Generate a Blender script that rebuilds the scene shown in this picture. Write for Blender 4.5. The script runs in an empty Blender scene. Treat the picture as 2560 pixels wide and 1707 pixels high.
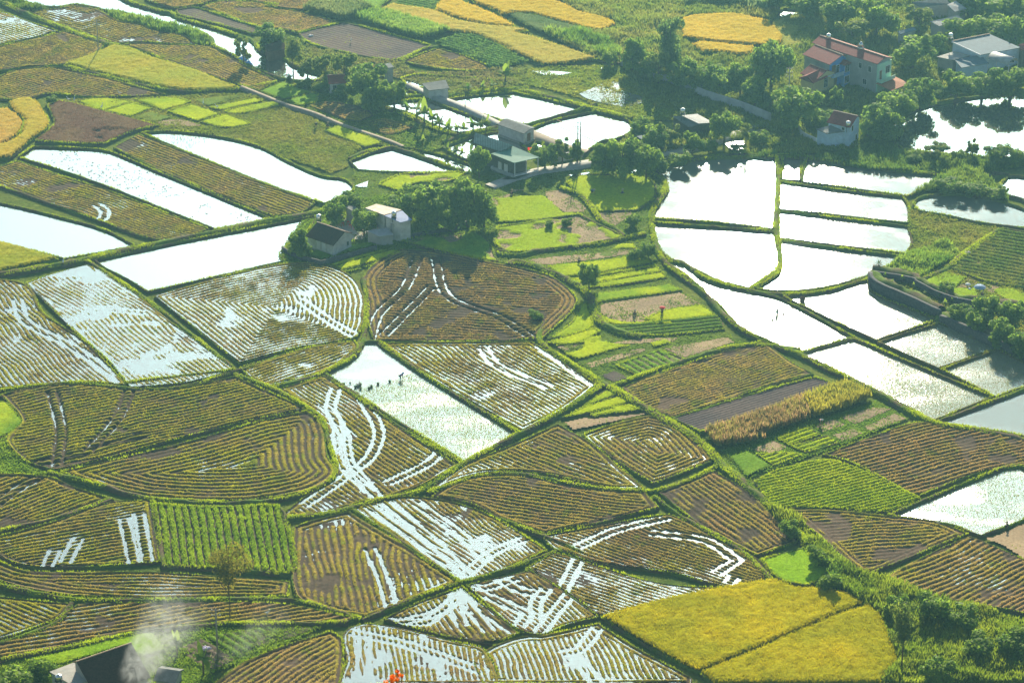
import bpy, bmesh, math, random
import numpy as np
from mathutils import Vector, Matrix

# ------------------------------------------------------------------ camera, world, sun, exposure
S = bpy.context.scene
COL = S.collection
R = math.radians
CAM_H, PITCH, FPX = 260.0, 26.0, 8076.0
SUN_EL, SUN_AZ = 23.5, 5.0
cam_d = bpy.data.cameras.new('camera'); cam_d.sensor_width = 36.0
cam_d.lens = 36.0 * FPX / 2560.0
cam_d.clip_start = 1.0; cam_d.clip_end = 8000.0
cam = bpy.data.objects.new('camera', cam_d); COL.objects.link(cam)
cam.location = (0, 0, CAM_H); cam.rotation_euler = (R(90 - PITCH), 0, 0)
S.camera = cam
W = bpy.data.worlds.new('World'); S.world = W; W.use_nodes = True
bg = W.node_tree.nodes['Background']
sky = W.node_tree.nodes.new('ShaderNodeTexSky'); sky.sky_type = 'NISHITA'; sky.sun_disc = False
sky.sun_elevation = R(SUN_EL); sky.sun_rotation = R(SUN_AZ); sky.dust_density = 0.7; sky.air_density = 1.0; sky.ozone_density = 0.6
W.node_tree.links.new(sky.outputs[0], bg.inputs[0]); bg.inputs[1].default_value = 0.06
sun_d = bpy.data.lights.new('sun', 'SUN'); sun_d.energy = 5.0; sun_d.angle = R(0.5); sun_d.color = (1.0, 0.89, 0.68)
sun = bpy.data.objects.new('sun', sun_d); COL.objects.link(sun)
sd = Vector((math.sin(R(SUN_AZ)) * math.cos(R(SUN_EL)), math.cos(R(SUN_AZ)) * math.cos(R(SUN_EL)), math.sin(R(SUN_EL))))
sun.rotation_euler = sd.to_track_quat('Z', 'Y').to_euler(); sun.location = sd * 900
S.view_settings.view_transform = 'Standard'; S.view_settings.look = 'None'
S.view_settings.exposure = 1.35; S.view_settings.gamma = 1.0
S.cycles.use_denoising = True
S.cycles.max_bounces = 6; S.cycles.diffuse_bounces = 2; S.cycles.glossy_bounces = 3; S.cycles.transmission_bounces = 3
S.cycles.transparent_max_bounces = 8; S.cycles.volume_bounces = 0
S.cycles.caustics_reflective = False; S.cycles.caustics_refractive = False

# ------------------------------------------------------------------ pixel -> place (survey of the photograph)
cp, sp_ = math.cos(R(PITCH)), math.sin(R(PITCH))
def G(px, py, z=0.0):
    """native pixel of the photograph -> world point at height z"""
    a, b = (px - 1280.0) / FPX, -(py - 853.5) / FPX
    d = (a, cp + b * sp_, -sp_ + b * cp)
    t = (z - CAM_H) / d[2]
    return np.array((a * t, d[1] * t, z))
def ppm(py):
    """pixels per metre across the view at a native row"""
    return FPX * math.sin(math.atan((py + 3086) / FPX)) / CAM_H
def hpx(py, n):
    """height in metres of n native pixels above row py"""
    return n / (ppm(py) * math.cos(math.atan((py + 3086) / FPX)))
KF = 2560.0 / 2352.0
TX = {'0': 0, '1': 620, '2': 1240, '3': 1860}
TY = {'A': 0, 'B': 420, 'C': 840, 'D': 1267}
def px_of(t, p):
    if t == 'F': return (p[0] * KF, p[1] * KF)
    if t == 'N': return p
    return (TX[t[1]] + p[0] / 3.36, TY[t[0]] + p[1] / 3.36)
def N(s):
    """'A0 1,2 3,4 A1 5,6' -> list of native pixels"""
    out, t = [], 'F'
    for w in s.split():
        if ',' in w: out.append(px_of(t, tuple(float(v) for v in w.split(','))))
        else: t = w
    return out
def smooth(P, closed=True, step=1.2, corner=52):
    """world polyline, Catmull-Rom through soft points, sharp at corners"""
    P = [np.asarray(p[:2], float) for p in P]; n = len(P); out = []
    def ang(i):
        if not closed and i in (0, n - 1): return True
        a = P[i] - P[i - 1]; b = P[(i + 1) % n] - P[i]
        c = np.dot(a, b) / (np.linalg.norm(a) * np.linalg.norm(b) + 1e-9)
        return math.degrees(math.acos(max(-1, min(1, c)))) > corner
    sharp = [ang(i) for i in range(n)]
    for i in range(n if closed else n - 1):
        p1, p2 = P[i], P[(i + 1) % n]
        p0 = P[i - 1] if not sharp[i] else p1 * 2 - p2
        p3 = P[(i + 2) % n] if not sharp[(i + 1) % n] else p2 * 2 - p1
        m = max(1, int(np.linalg.norm(p2 - p1) / step))
        # centripetal-ish: clamp tangents so that uneven spacing does not overshoot
        L = np.linalg.norm(p2 - p1)
        def tan(a, b):
            v = b - a; l = np.linalg.norm(v)
            return v / (l + 1e-9) * L
        t1 = tan(p0, p2); t2 = tan(p1, p3)
        for k in range(m):
            t = k / m; h = 2 * t**3 - 3 * t**2 + 1
            out.append(h * p1 + (t**3 - 2 * t**2 + t) * t1 * .9 + (3 * t**2 - 2 * t**3) * p2 + (t**3 - t**2) * t2 * .9)
    if not closed: out.append(P[-1])
    return np.array(out)
def WP(s, closed=True, step=1.2, corner=52):
    return smooth([G(*p) for p in N(s)], closed, step, corner)

# ------------------------------------------------------------------ noise
_rs = np.random.RandomState(7)
_lat = _rs.rand(256, 256)
def vn(x, y, s, seed=0):
    x = x / s + seed * 17.37; y = y / s + seed * 9.71
    i = np.floor(x).astype(int); j = np.floor(y).astype(int); fx = x - i; fy = y - j
    fx = fx * fx * (3 - 2 * fx); fy = fy * fy * (3 - 2 * fy)
    i &= 255; j &= 255; i1 = (i + 1) & 255; j1 = (j + 1) & 255
    return (_lat[i, j] * (1 - fx) + _lat[i1, j] * fx) * (1 - fy) + (_lat[i, j1] * (1 - fx) + _lat[i1, j1] * fx) * fy
def fbm(x, y, s, seed=0, o=3):
    a, t, w = 0.0, 1.0, 0.0
    for k in range(o):
        a = a + t * vn(x, y, s / 2**k, seed + k * 3); w += t; t *= .55
    return a / w

# ------------------------------------------------------------------ mesh helpers
def link(o, parent=None):
    COL.objects.link(o)
    if parent is not None: o.parent = parent
    return o
def mk(name, V, F, mat, col=None, parent=None, smooth_=False, kind=None):
    """one mesh object from arrays; F is (M,k) or a list of such arrays"""
    V = np.asarray(V, np.float32).reshape(-1, 3)
    Fs = F if isinstance(F, list) else [F]
    Fs = [np.asarray(f, np.int32) for f in Fs if len(f)]
    me = bpy.data.meshes.new(name)
    me.vertices.add(len(V)); me.vertices.foreach_set('co', V.ravel())
    lv = np.concatenate([f.ravel() for f in Fs]); tot = np.concatenate([np.full(len(f), f.shape[1], np.int32) for f in Fs])
    st = np.concatenate(([0], np.cumsum(tot)[:-1])).astype(np.int32)
    me.loops.add(len(lv)); me.loops.foreach_set('vertex_index', lv)
    me.polygons.add(len(tot)); me.polygons.foreach_set('loop_start', st)
    if smooth_: me.polygons.foreach_set('use_smooth', np.ones(len(tot), bool))
    me.update(calc_edges=True)
    if col is not None:
        a = me.color_attributes.new('Col', 'FLOAT_COLOR', 'POINT')
        c = np.ones((len(V), 4), np.float32); c[:, :3] = col
        a.data.foreach_set('color', c.ravel())
    me.materials.append(mat)
    o = bpy.data.objects.new(name, me)
    if kind: o['kind'] = kind
    return link(o, parent)
def ngon(name, P, z, mat, parent=None, kind='structure'):
    me = bpy.data.meshes.new(name)
    me.from_pydata([(p[0], p[1], z) for p in P], [], [list(range(len(P)))])
    me.update(); me.materials.append(mat)
    if me.polygons[0].normal.z < 0: me.flip_normals()
    o = bpy.data.objects.new(name, me)
    if kind: o['kind'] = kind
    return link(o, parent)
def inside(P, x, y):
    r = np.zeros(x.shape, bool); n = len(P)
    for i in range(n):
        x1, y1 = P[i]; x2, y2 = P[(i + 1) % n]
        if y1 == y2: continue
        c = ((y1 > y) != (y2 > y))
        r ^= c & (x < (x2 - x1) * (y - y1) / (y2 - y1) + x1)
    return r
def edist(P, x, y, closed=True):
    d = np.full(x.shape, 1e9); n = len(P)
    for i in range(n if closed else n - 1):
        a = P[i]; b = P[(i + 1) % n]; v = b - a; l2 = v @ v
        if l2 < 1e-9: continue
        t = np.clip(((x - a[0]) * v[0] + (y - a[1]) * v[1]) / l2, 0, 1)
        d = np.minimum(d, (x - a[0] - t * v[0])**2 + (y - a[1] - t * v[1])**2)
    return np.sqrt(d)
def scatter(P, dens, rs, margin=0.0):
    lo, hi = P.min(0), P.max(0); n = int((hi - lo).prod() * dens)
    q = lo + rs.rand(n, 2) * (hi - lo)
    q = q[inside(P, q[:, 0], q[:, 1])]
    if margin: q = q[edist(P, q[:, 0], q[:, 1]) > margin]
    return q
def C(*c): return np.array(c, np.float32)
def mixc(a, b, t):
    t = np.clip(np.asarray(t), 0, 1)[..., None]
    return a * (1 - t) + b * t

# ------------------------------------------------------------------ materials
def nodes(name):
    m = bpy.data.materials.new(name); m.use_nodes = True
    nt = m.node_tree; nt.nodes.clear(); out = nt.nodes.new('ShaderNodeOutputMaterial')
    return m, nt, out
def nd(nt, t, **kw):
    n = nt.nodes.new(t)
    for k, v in kw.items():
        if k in n.inputs: n.inputs[k].default_value = v
        else: setattr(n, k, v)
    return n
def mat_attr(name, rough=.9, transl=0.0, nscale=3.0, namt=.35, spec=0.0):
    m, nt, out = nodes(name); L = nt.links.new
    at = nd(nt, 'ShaderNodeVertexColor', layer_name='Col')
    tc = nd(nt, 'ShaderNodeTexCoord'); nz = nd(nt, 'ShaderNodeTexNoise', Scale=nscale, Detail=3.0)
    L(tc.outputs['Object'], nz.inputs['Vector'])
    mr = nd(nt, 'ShaderNodeMapRange'); mr.inputs[1].default_value = .25; mr.inputs[2].default_value = .75
    mr.inputs[3].default_value = 1 - namt; mr.inputs[4].default_value = 1 + namt
    L(nz.outputs[0], mr.inputs[0])
    mx = nd(nt, 'ShaderNodeMix', data_type='RGBA', blend_type='MULTIPLY'); mx.inputs[0].default_value = 1
    L(at.outputs[0], mx.inputs[6]); L(mr.outputs[0], mx.inputs[7])
    b = nd(nt, 'ShaderNodeBsdfPrincipled', Roughness=rough); b.inputs['Specular IOR Level'].default_value = spec
    L(mx.outputs[2], b.inputs['Base Color'])
    if transl:
        t = nd(nt, 'ShaderNodeBsdfTranslucent'); L(mx.outputs[2], t.inputs[0])
        ms = nd(nt, 'ShaderNodeMixShader'); ms.inputs[0].default_value = transl
        L(b.outputs[0], ms.inputs[1]); L(t.outputs[0], ms.inputs[2]); L(ms.outputs[0], out.inputs[0])
    else: L(b.outputs[0], out.inputs[0])
    return m
def mat_plain(name, col, rough=.7, namt=.2, nscale=2.0, metal=0.0, spec=.12, col2=None, transl=0.0, stripes=None):
    """a painted, plastered or tiled surface with mottled wear; stripes=(scale, dark, axis) draws sheet or tile courses"""
    m, nt, out = nodes(name); L = nt.links.new
    tc = nd(nt, 'ShaderNodeTexCoord'); nz = nd(nt, 'ShaderNodeTexNoise', Scale=nscale, Detail=6.0, Roughness=.65)
    L(tc.outputs['Object'], nz.inputs['Vector'])
    cr = nd(nt, 'ShaderNodeValToRGB'); c2 = col2 or tuple(v * (1 - namt) for v in col)
    cr.color_ramp.elements[0].position = .3; cr.color_ramp.elements[1].position = .7
    cr.color_ramp.elements[0].color = (*c2, 1); cr.color_ramp.elements[1].color = (*[min(1, v * (1 + namt * .5)) for v in col], 1)
    L(nz.outputs[0], cr.inputs[0]); src = cr.outputs[0]
    if stripes:
        wv = nd(nt, 'ShaderNodeTexWave', Scale=stripes[0], Distortion=.4, bands_direction=stripes[2])
        L(tc.outputs['Object'], wv.inputs['Vector'])
        mr = nd(nt, 'ShaderNodeMapRange'); mr.inputs[3].default_value = stripes[1]; mr.inputs[4].default_value = 1.0
        L(wv.outputs['Fac'], mr.inputs[0])
        mx = nd(nt, 'ShaderNodeMix', data_type='RGBA', blend_type='MULTIPLY'); mx.inputs[0].default_value = 1
        L(src, mx.inputs[6]); L(mr.outputs[0], mx.inputs[7]); src = mx.outputs[2]
    b = nd(nt, 'ShaderNodeBsdfPrincipled', Roughness=rough, Metallic=metal); b.inputs['Specular IOR Level'].default_value = spec
    L(src, b.inputs['Base Color'])
    if transl:
        t = nd(nt, 'ShaderNodeBsdfTranslucent'); L(src, t.inputs[0])
        ms = nd(nt, 'ShaderNodeMixShader'); ms.inputs[0].default_value = transl
        L(b.outputs[0], ms.inputs[1]); L(t.outputs[0], ms.inputs[2]); L(ms.outputs[0], out.inputs[0])
    else: L(b.outputs[0], out.inputs[0])
    return m
def mat_water(name, mud=(.10, .10, .075), rough=.03, refl=.36, bump=.03, bscale=1.5, mottle=0.0):
    """still muddy water: Fresnel reflection over a silty body"""
    m, nt, out = nodes(name); L = nt.links.new
    tc = nd(nt, 'ShaderNodeTexCoord'); nz = nd(nt, 'ShaderNodeTexNoise', Scale=bscale, Detail=3.0)
    mp = nd(nt, 'ShaderNodeMapping'); mp.inputs['Scale'].default_value = (.6, 1.4, 1); mp.inputs['Rotation'].default_value = (0, 0, .4)
    L(tc.outputs['Object'], mp.inputs[0]); L(mp.outputs[0], nz.inputs['Vector'])
    bp = nd(nt, 'ShaderNodeBump', Strength=bump, Distance=.1); L(nz.outputs[0], bp.inputs['Height'])
    d = nd(nt, 'ShaderNodeBsdfDiffuse'); d.inputs[0].default_value = (*mud, 1)
    g = nd(nt, 'ShaderNodeBsdfGlossy', Roughness=rough); g.inputs[0].default_value = (1, 1, 1, 1)
    L(bp.outputs[0], g.inputs['Normal'])
    fr = nd(nt, 'ShaderNodeFresnel', IOR=1.33); L(bp.outputs[0], fr.inputs['Normal'])
    ad = nd(nt, 'ShaderNodeMath', operation='ADD', use_clamp=True); ad.inputs[1].default_value = refl; L(fr.outputs[0], ad.inputs[0])
    fac = ad.outputs[0]
    if mottle:   # breeze patches: rougher, more glitter
        n2 = nd(nt, 'ShaderNodeTexNoise', Scale=.12, Detail=3.0); L(mp.outputs[0], n2.inputs['Vector'])
        mr = nd(nt, 'ShaderNodeMapRange'); mr.inputs[1].default_value = .45; mr.inputs[2].default_value = .65
        mr.inputs[3].default_value = rough; mr.inputs[4].default_value = mottle
        L(n2.outputs[0], mr.inputs[0]); L(mr.outputs[0], g.inputs['Roughness'])
    ms = nd(nt, 'ShaderNodeMixShader'); L(fac, ms.inputs[0]); L(d.outputs[0], ms.inputs[1]); L(g.outputs[0], ms.inputs[2])
    L(ms.outputs[0], out.inputs[0])
    return m
M = {}
M['soil'] = mat_attr('field_soil', .95, 0, 2.5, .3, .03)
M['blade'] = mat_attr('plant_blades', .8, .58, .8, .3, .03)
M['leaf'] = mat_attr('tree_leaves', .6, .6, .5, .35, .08)
M['bark'] = mat_plain('bark', (.16, .12, .08), .9, .4, 6)
M['water'] = mat_water('still_water')
M['puddle'] = mat_water('field_puddle', (.08, .08, .06), .05, .24, .12, 2.0)
M['silt'] = mat_water('silty_seedling_water', (.19, .21, .13), .05, .20, .22, 3.0, mottle=.14)
M['silt_bright'] = mat_water('bright_silty_water', (.20, .20, .13), .05, .02, .2, 3.0, mottle=.09)
M['breeze'] = mat_water('breezy_water', (.12, .125, .10), .035, .05, .08, 2.0, mottle=.07)

# ------------------------------------------------------------------ plants as blades
def blades_mesh(q, z, h, w, col, k, rs, lean=.35, spread=.12):
    """q (n,2) tuft roots -> arrays of k triangles per tuft"""
    n = len(q)
    a = rs.rand(n, k) * 2 * np.pi
    l = rs.rand(n, k) * lean; b = rs.rand(n, k) * 2 * np.pi
    hh = (h if np.ndim(h) else np.full(n, h))[:, None] * (.7 + .6 * rs.rand(n, k))
    ww = w * (.7 + .6 * rs.rand(n, k))
    zz = (z if np.ndim(z) else np.full(n, z))[:, None] * np.ones((1, k))
    cx = q[:, :1] + (rs.rand(n, k) - .5) * 2 * spread; cy = q[:, 1:2] + (rs.rand(n, k) - .5) * 2 * spread
    dx, dy = np.cos(a) * ww / 2, np.sin(a) * ww / 2
    V = np.stack([np.stack([cx - dx, cy - dy, zz - .03], -1), np.stack([cx + dx, cy + dy, zz - .03], -1),
                  np.stack([cx + np.cos(b) * l * hh, cy + np.sin(b) * l * hh, zz + hh], -1)], 2).reshape(-1, 3)
    F = np.arange(len(V)).reshape(-1, 3)
    c = np.repeat(np.asarray(col, np.float32) if np.ndim(col) == 2 else np.tile(col, (n, 1)), 3 * k, 0)
    c = c * (.8 + .4 * np.repeat(rs.rand(n * k), 3))[:, None]
    return V, F, c
class Pile:
    """collects blade arrays for one object of uncountable plants"""
    def __init__(s): s.V, s.F, s.C, s.n = [], [], [], 0
    def add(s, V, F, c):
        s.V.append(V); s.F.append(F + s.n); s.C.append(c); s.n += len(V)
    def build(s, name, mat, kind='stuff', label=None, cat=None):
        if not s.V: return None
        o = mk(name, np.concatenate(s.V), np.concatenate(s.F), mat, np.concatenate(s.C), kind=kind)
        if label: o['label'] = label; o['category'] = cat or name.replace('_', ' ')
        return o
RS = np.random.RandomState(11)
grass = Pile(); stubble = Pile()

def grid(P, s):
    lo, hi = P.min(0) - s, P.max(0) + s
    xs = np.arange(lo[0], hi[0] + s, s); ys = np.arange(lo[1], hi[1] + s, s)
    X, Y = np.meshgrid(xs, ys); I = inside(P, X, Y)
    c = I[:-1, :-1] & I[1:, :-1] & I[:-1, 1:] & I[1:, 1:]
    idx = np.arange(X.size).reshape(X.shape)
    F = np.stack([idx[:-1, :-1][c], idx[:-1, 1:][c], idx[1:, 1:][c], idx[1:, :-1][c]], -1)
    used = np.unique(F); remap = np.full(X.size, -1); remap[used] = np.arange(len(used))
    return X.ravel()[used], Y.ravel()[used], remap[F]
def axis(s):
    a, b = [G(*p)[:2] for p in N(s)]
    v = b - a; v /= np.linalg.norm(v)
    return v
GREEN = C(.12, .19, .012); LIME = C(.29, .38, .012); OLIVE = C(.15, .17, .035)
STRAW = C(.33, .22, .07); GOLD = C(.29, .27, .015); MUD = C(.032, .029, .022); TAN = C(.36, .26, .16)

# ------------------------------------------------------------------ bunds: grassy earth dikes between the fields
def bund(P, closed=False, w=.9, h=.32, grassy=1.0, col=None, seed=0, base=-.45, tuft=.34):
    if isinstance(P, str): P = WP(P, closed, .8)
    n = len(P)
    T = np.roll(P, -1, 0) - np.roll(P, 1, 0)
    if not closed: T[0] = P[1] - P[0]; T[-1] = P[-1] - P[-2]
    T /= np.linalg.norm(T, axis=1)[:, None] + 1e-9
    Nn = np.stack([-T[:, 1], T[:, 0]], -1)
    j = vn(P[:, 0], P[:, 1], 3.0, seed) * .9 + .4
    j2 = vn(P[:, 0], P[:, 1], 1.3, seed + 5)
    prof = [(-.62, 0), (-.36, .72), (0, 1.0), (.36, .72), (.62, 0)]
    V = []
    for u, v in prof:
        q = P + Nn * (u * w * j)[:, None] + Nn * ((j2 - .5) * .3 * w)[:, None]
        V.append(np.column_stack([q, np.where(v == 0, base, h * v * (.7 + .6 * j2))]))
    V = np.stack(V, 1).reshape(-1, 3)
    F = []
    m = n if closed else n - 1
    i = np.arange(m)[:, None]; k = np.arange(4)[None]
    a = i * 5 + k; b = ((i + 1) % n) * 5 + k
    F = np.stack([a, b, b + 1, a + 1], -1).reshape(-1, 4)
    g = vn(V[:, 0], V[:, 1], 2.5, seed + 2)
    c = mixc(C(.12, .09, .055), C(.11, .17, .025) if col is None else col, (g - .38) * 2.6 * grassy)
    L = np.linalg.norm(np.diff(P, axis=0), axis=1).sum()
    nt = int(L * w * 20 * grassy)
    if nt:
        ii = RS.randint(0, n - (0 if closed else 1), nt); tt = RS.rand(nt)[:, None]
        q = P[ii] * (1 - tt) + P[(ii + 1) % n] * tt; off = (RS.rand(nt) - .5) * .95
        q = q + Nn[ii] * (off * w)[:, None]
        gg = vn(q[:, 0], q[:, 1], 4.0, seed + 1)
        keep = RS.rand(nt) < .1 + gg * 1.2; q, off, gg = q[keep], off[keep], gg[keep]
        cc = mixc(C(.10, .18, .015) if col is None else col, C(.38, .47, .012), gg * 1.5 - .2) 
        grass.add(*blades_mesh(q, h * (1 - np.abs(off)) * .8, tuft * (.35 + gg), .13, cc, 3, RS))
    return V, F, c
BV = Pile()
def add_bund(*a, **k): BV.add(*bund(*a, **k))

# ------------------------------------------------------------------ fields
SEED = [100]
def furrows(P, x, y, mode, ax, sp, head, seed):
    """row phase across a harvested field: straight rows inside, headland rows that follow the edge"""
    d = edist(P, x, y)
    wob = (fbm(x, y, 6, seed, 2) - .5) * .9 + (fbm(x, y, 22, seed + 40, 2) - .5) * 2.4
    nrm = np.array([-ax[1], ax[0]])
    lin = (x * nrm[0] + y * nrm[1]) + wob
    if mode == 'dir': u = lin
    elif mode == 'conc': u = d + wob * .6
    else:
        lim = head * sp
        u = np.where(d + (fbm(x, y, 5, seed + 9, 2) - .5) * sp < lim, d + wob * .4, lin)
    return u / sp, d
def stub(s, mode='mix', ax='F 0,0 10,3', sp=1.45, head=2.5, wet=0.0, tone=.5, grn=.5, tracks=(), gs=.2, edge=(.34, .18), z=0.0, dens=5.5, amp=.26, name='stubble_field', lowamp=.17, bnd=True):
    P = WP(s); SEED[0] += 7; sd_ = SEED[0]; sp = sp * .7; head = head * .4; wet = min(.7, wet * 1.15)
    if wet > .1: lowamp = .09
    x, y, F = grid(P, gs)
    u, d = furrows(P, x, y, mode, axis(ax), sp, head, sd_)
    r = .5 + .5 * np.cos(2 * np.pi * u)
    brk = fbm(x, y, 2.2, sd_ + 1, 3)
    r = np.clip(r * (.3 + .85 * brk + .55 * fbm(x, y, 8, sd_ + 11, 3)), 0, 1)
    tramp = np.clip((fbm(x, y, 6.5, sd_ + 21, 3) - .66) * 7, 0, .65); r = r * (1 - tramp)
    low = fbm(x, y, 13, sd_ + 2, 3)
    fine = fbm(x, y, .9, sd_ + 3, 2)
    h = amp * r + .15 * (fine - .5) + lowamp * (low - .5) * 2 + .07 * (fbm(x, y, 3, sd_ + 4, 2) - .5)
    tr = np.zeros_like(x)
    for t in tracks:
        tw = WP(t, False, .8); nn = np.zeros_like(tw); T = np.gradient(tw, axis=0); T /= np.linalg.norm(T, axis=1)[:, None]
        nn[:, 0] = -T[:, 1]; nn[:, 1] = T[:, 0]
        for sgn in (-.85, .85):
            dd = edist(tw + nn * sgn, x, y, False)
            tr = np.maximum(tr, np.clip(1.35 - (dd + (fbm(x, y, .8, sd_ + 15, 2) - .5) * .5) / .33, 0, 1))
    h = h - tr * (.27 + amp * 1.05 * r)
    h = h + np.clip(1 - d / .8, 0, 1) * .08
    cst = mixc(STRAW * (.55 + .7 * tone), GOLD, (fbm(x, y, 5, sd_ + 5, 3) - .5 + grn * .9) * 1.3)
    cst = mixc(cst, C(.17, .22, .02), np.clip((fbm(x, y, 1.6, sd_ + 6, 2) - .66 + grn * .12) * 3, 0, .7))
    mud = mixc(MUD, C(.13, .09, .06), tone * (.4 + low))
    c = mixc(mud, cst, np.clip((r - .32) * 2.1, 0, 1) * (1 - tr) * (.45 + .55 * brk * 1.6))
    V = np.column_stack([x, y, h + z])
    mk(name, V, F, M['soil'], c, smooth_=True, kind='structure')
    lev = -9
    if wet > 0:
        lev = float(np.quantile(h, wet)) + z
        ngon('field_water', P, lev, M['puddle'])
    # standing stubble on the ridges
    q = scatter(P, dens * 2.4, RS, .5)
    if len(q):
        uq, dq = furrows(P, q[:, 0], q[:, 1], mode, axis(ax), sp, head, sd_)
        bq = fbm(q[:, 0], q[:, 1], 2.2, sd_ + 1, 3)
        rq = np.clip((.5 + .5 * np.cos(2 * np.pi * uq)) * (.3 + .85 * bq + .55 * fbm(q[:, 0], q[:, 1], 8, sd_ + 11, 3)), 0, 1)
        keep = (rq > .42) & (fbm(q[:, 0], q[:, 1], 6.5, sd_ + 21, 3) < .70)
        for t in tracks:
            tw = WP(t, False, .8); keep &= edist(tw, q[:, 0], q[:, 1], False) > 1.35
        lowq = fbm(q[:, 0], q[:, 1], 13, sd_ + 2, 3)
        hz = amp * rq + lowamp * (lowq - .5) * 2 + z - .02
        keep &= hz > lev - .04
        q, hz, bq = q[keep], hz[keep], bq[keep]
        cc = mixc(STRAW * (.85 + .6 * tone), GOLD * 1.35, (fbm(q[:, 0], q[:, 1], 5, sd_ + 5, 3) - .5 + grn * .9) * 1.3)
        cc = mixc(cc, C(.21, .27, .02), np.clip((fbm(q[:, 0], q[:, 1], 1.6, sd_ + 6, 2) - .66 + grn * .14) * 3, 0, .8))
        stubble.add(*blades_mesh(q, hz, .10 + .15 * bq, .085, cc, 4, RS, .5, .14))
    if bnd and edge: add_bund(P, True, edge[0], edge[1] + z, 1.0, seed=sd_)
def pond(s, mat='water', z=-.22, edge=(.42, .2), name='pond_water', grassy=1.0, col=None, tuft=.34):
    P = WP(s); SEED[0] += 7
    ngon(name, P, z, M[mat])
    if edge: add_bund(P, True, edge[0], edge[1], grassy, seed=SEED[0], col=col, tuft=tuft)
    return P
def crop(s, hgt, c1, c2, dens, name, label, rows=None, sp=1.0, ground=MUD, edge=None, w=.2, k=3, lean=.4, patch=0.0, rough=.06, z=0.0, canopy=.75, cat='crop', gs=.35, dead=None):
    """a standing crop: leafy canopy surface with blades over it; rows=(axis) leaves furrows between"""
    P = WP(s); SEED[0] += 7; sd_ = SEED[0]
    x, y, F = grid(P, gs if rows is None else min(gs, sp / 4.5))
    d = edist(P, x, y)
    cov = np.ones_like(x)
    if rows:
        ax = axis(rows); nrm = (-ax[1], ax[0])
        u = (x * nrm[0] + y * nrm[1] + (fbm(x, y, 9, sd_, 2) - .5) * .5) / sp
        cov = np.clip((.5 + .5 * np.cos(2 * np.pi * u) - .25) * 2.2, 0, 1) * np.clip(.35 + 1.3 * fbm(x, y, 2, sd_ + 8, 2), 0, 1)
    if patch: cov = cov * np.clip((fbm(x, y, 4.5, sd_ + 1, 3) - patch) * 9, 0, 1)
    e = np.clip(d / max(.25, hgt * .5), 0, 1)
    h = cov * e * hgt * canopy * (.85 + .3 * fbm(x, y, 1.1, sd_ + 2, 2)) + rough * (fbm(x, y, .6, sd_ + 3, 2) - .5)
    t = fbm(x, y, 7, sd_ + 4, 4)
    cg = mixc(c1, c2, (t - .3) * 2.2)
    c = mixc(np.tile(ground, (len(x), 1)) * (.8 + .5 * fbm(x, y, 2, sd_ + 5, 2))[:, None], cg * .8, np.clip(cov * e * 1.6 - .2, 0, 1))
    mk('field_soil' if cov.min() < .5 else 'crop_bed', np.column_stack([x, y, h + z]), F, M['soil'], c, smooth_=True, kind='structure')
    q = scatter(P, dens, RS, .08); n = len(q)
    if n:
        cq = np.ones(n)
        if rows:
            uq = (q[:, 0] * nrm[0] + q[:, 1] * nrm[1] + (fbm(q[:, 0], q[:, 1], 9, sd_, 2) - .5) * .5) / sp
            cq = np.clip((.5 + .5 * np.cos(2 * np.pi * uq) - .25) * 2.2, 0, 1) * np.clip(.35 + 1.3 * fbm(q[:, 0], q[:, 1], 2, sd_ + 8, 2), 0, 1)
        if patch: cq = cq * np.clip((fbm(q[:, 0], q[:, 1], 4.5, sd_ + 1, 3) - patch) * 9, 0, 1)
        keep = cq > .35; q, cq = q[keep], cq[keep]
        tq = fbm(q[:, 0], q[:, 1], 7, sd_ + 4, 4)
        cc = mixc(c1, c2, (tq - .3) * 2.2 + (RS.rand(len(q)) - .5) * .5)
        if dead is not None:
            dm = RS.rand(len(q)) < dead[1]; cc[dm] = dead[0]
        pl = Pile(); pl.add(*blades_mesh(q, z + cq * hgt * canopy * .45, hgt * .62, w, cc, k, RS, lean, .2))
        o = pl.build(name, M['blade']); 
        if label and o: o['label'] = label; o['category'] = cat
    if edge: add_bund(P, True, edge[0], edge[1], 1.0, seed=sd_)
    return P
def bare(s, c1, c2, z=.02, rows=None, sp=.8, amp=.06, edge=None, name='bare_soil', gs=.4, weeds=0.0):
    P = WP(s); SEED[0] += 7; sd_ = SEED[0]
    x, y, F = grid(P, gs if rows is None else min(gs, sp / 4))
    h = .05 * (fbm(x, y, 1.2, sd_, 3) - .5); t = fbm(x, y, 6, sd_ + 1, 4)
    c = mixc(c1, c2, (t - .3) * 2.4)
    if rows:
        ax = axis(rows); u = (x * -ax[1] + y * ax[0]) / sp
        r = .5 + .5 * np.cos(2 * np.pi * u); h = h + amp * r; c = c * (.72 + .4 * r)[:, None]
    mk(name, np.column_stack([x, y, h + z]), F, M['soil'], c, smooth_=True, kind='structure')
    if weeds:
        q = scatter(P, weeds, RS, .2); g = fbm(q[:, 0], q[:, 1], 3, sd_ + 4, 2); q = q[g > .52]
        grass.add(*blades_mesh(q, z, .16, .16, LIME, 3, RS))
    if edge: add_bund(P, True, edge[0], edge[1], 1.0, seed=sd_)
    return P
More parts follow.
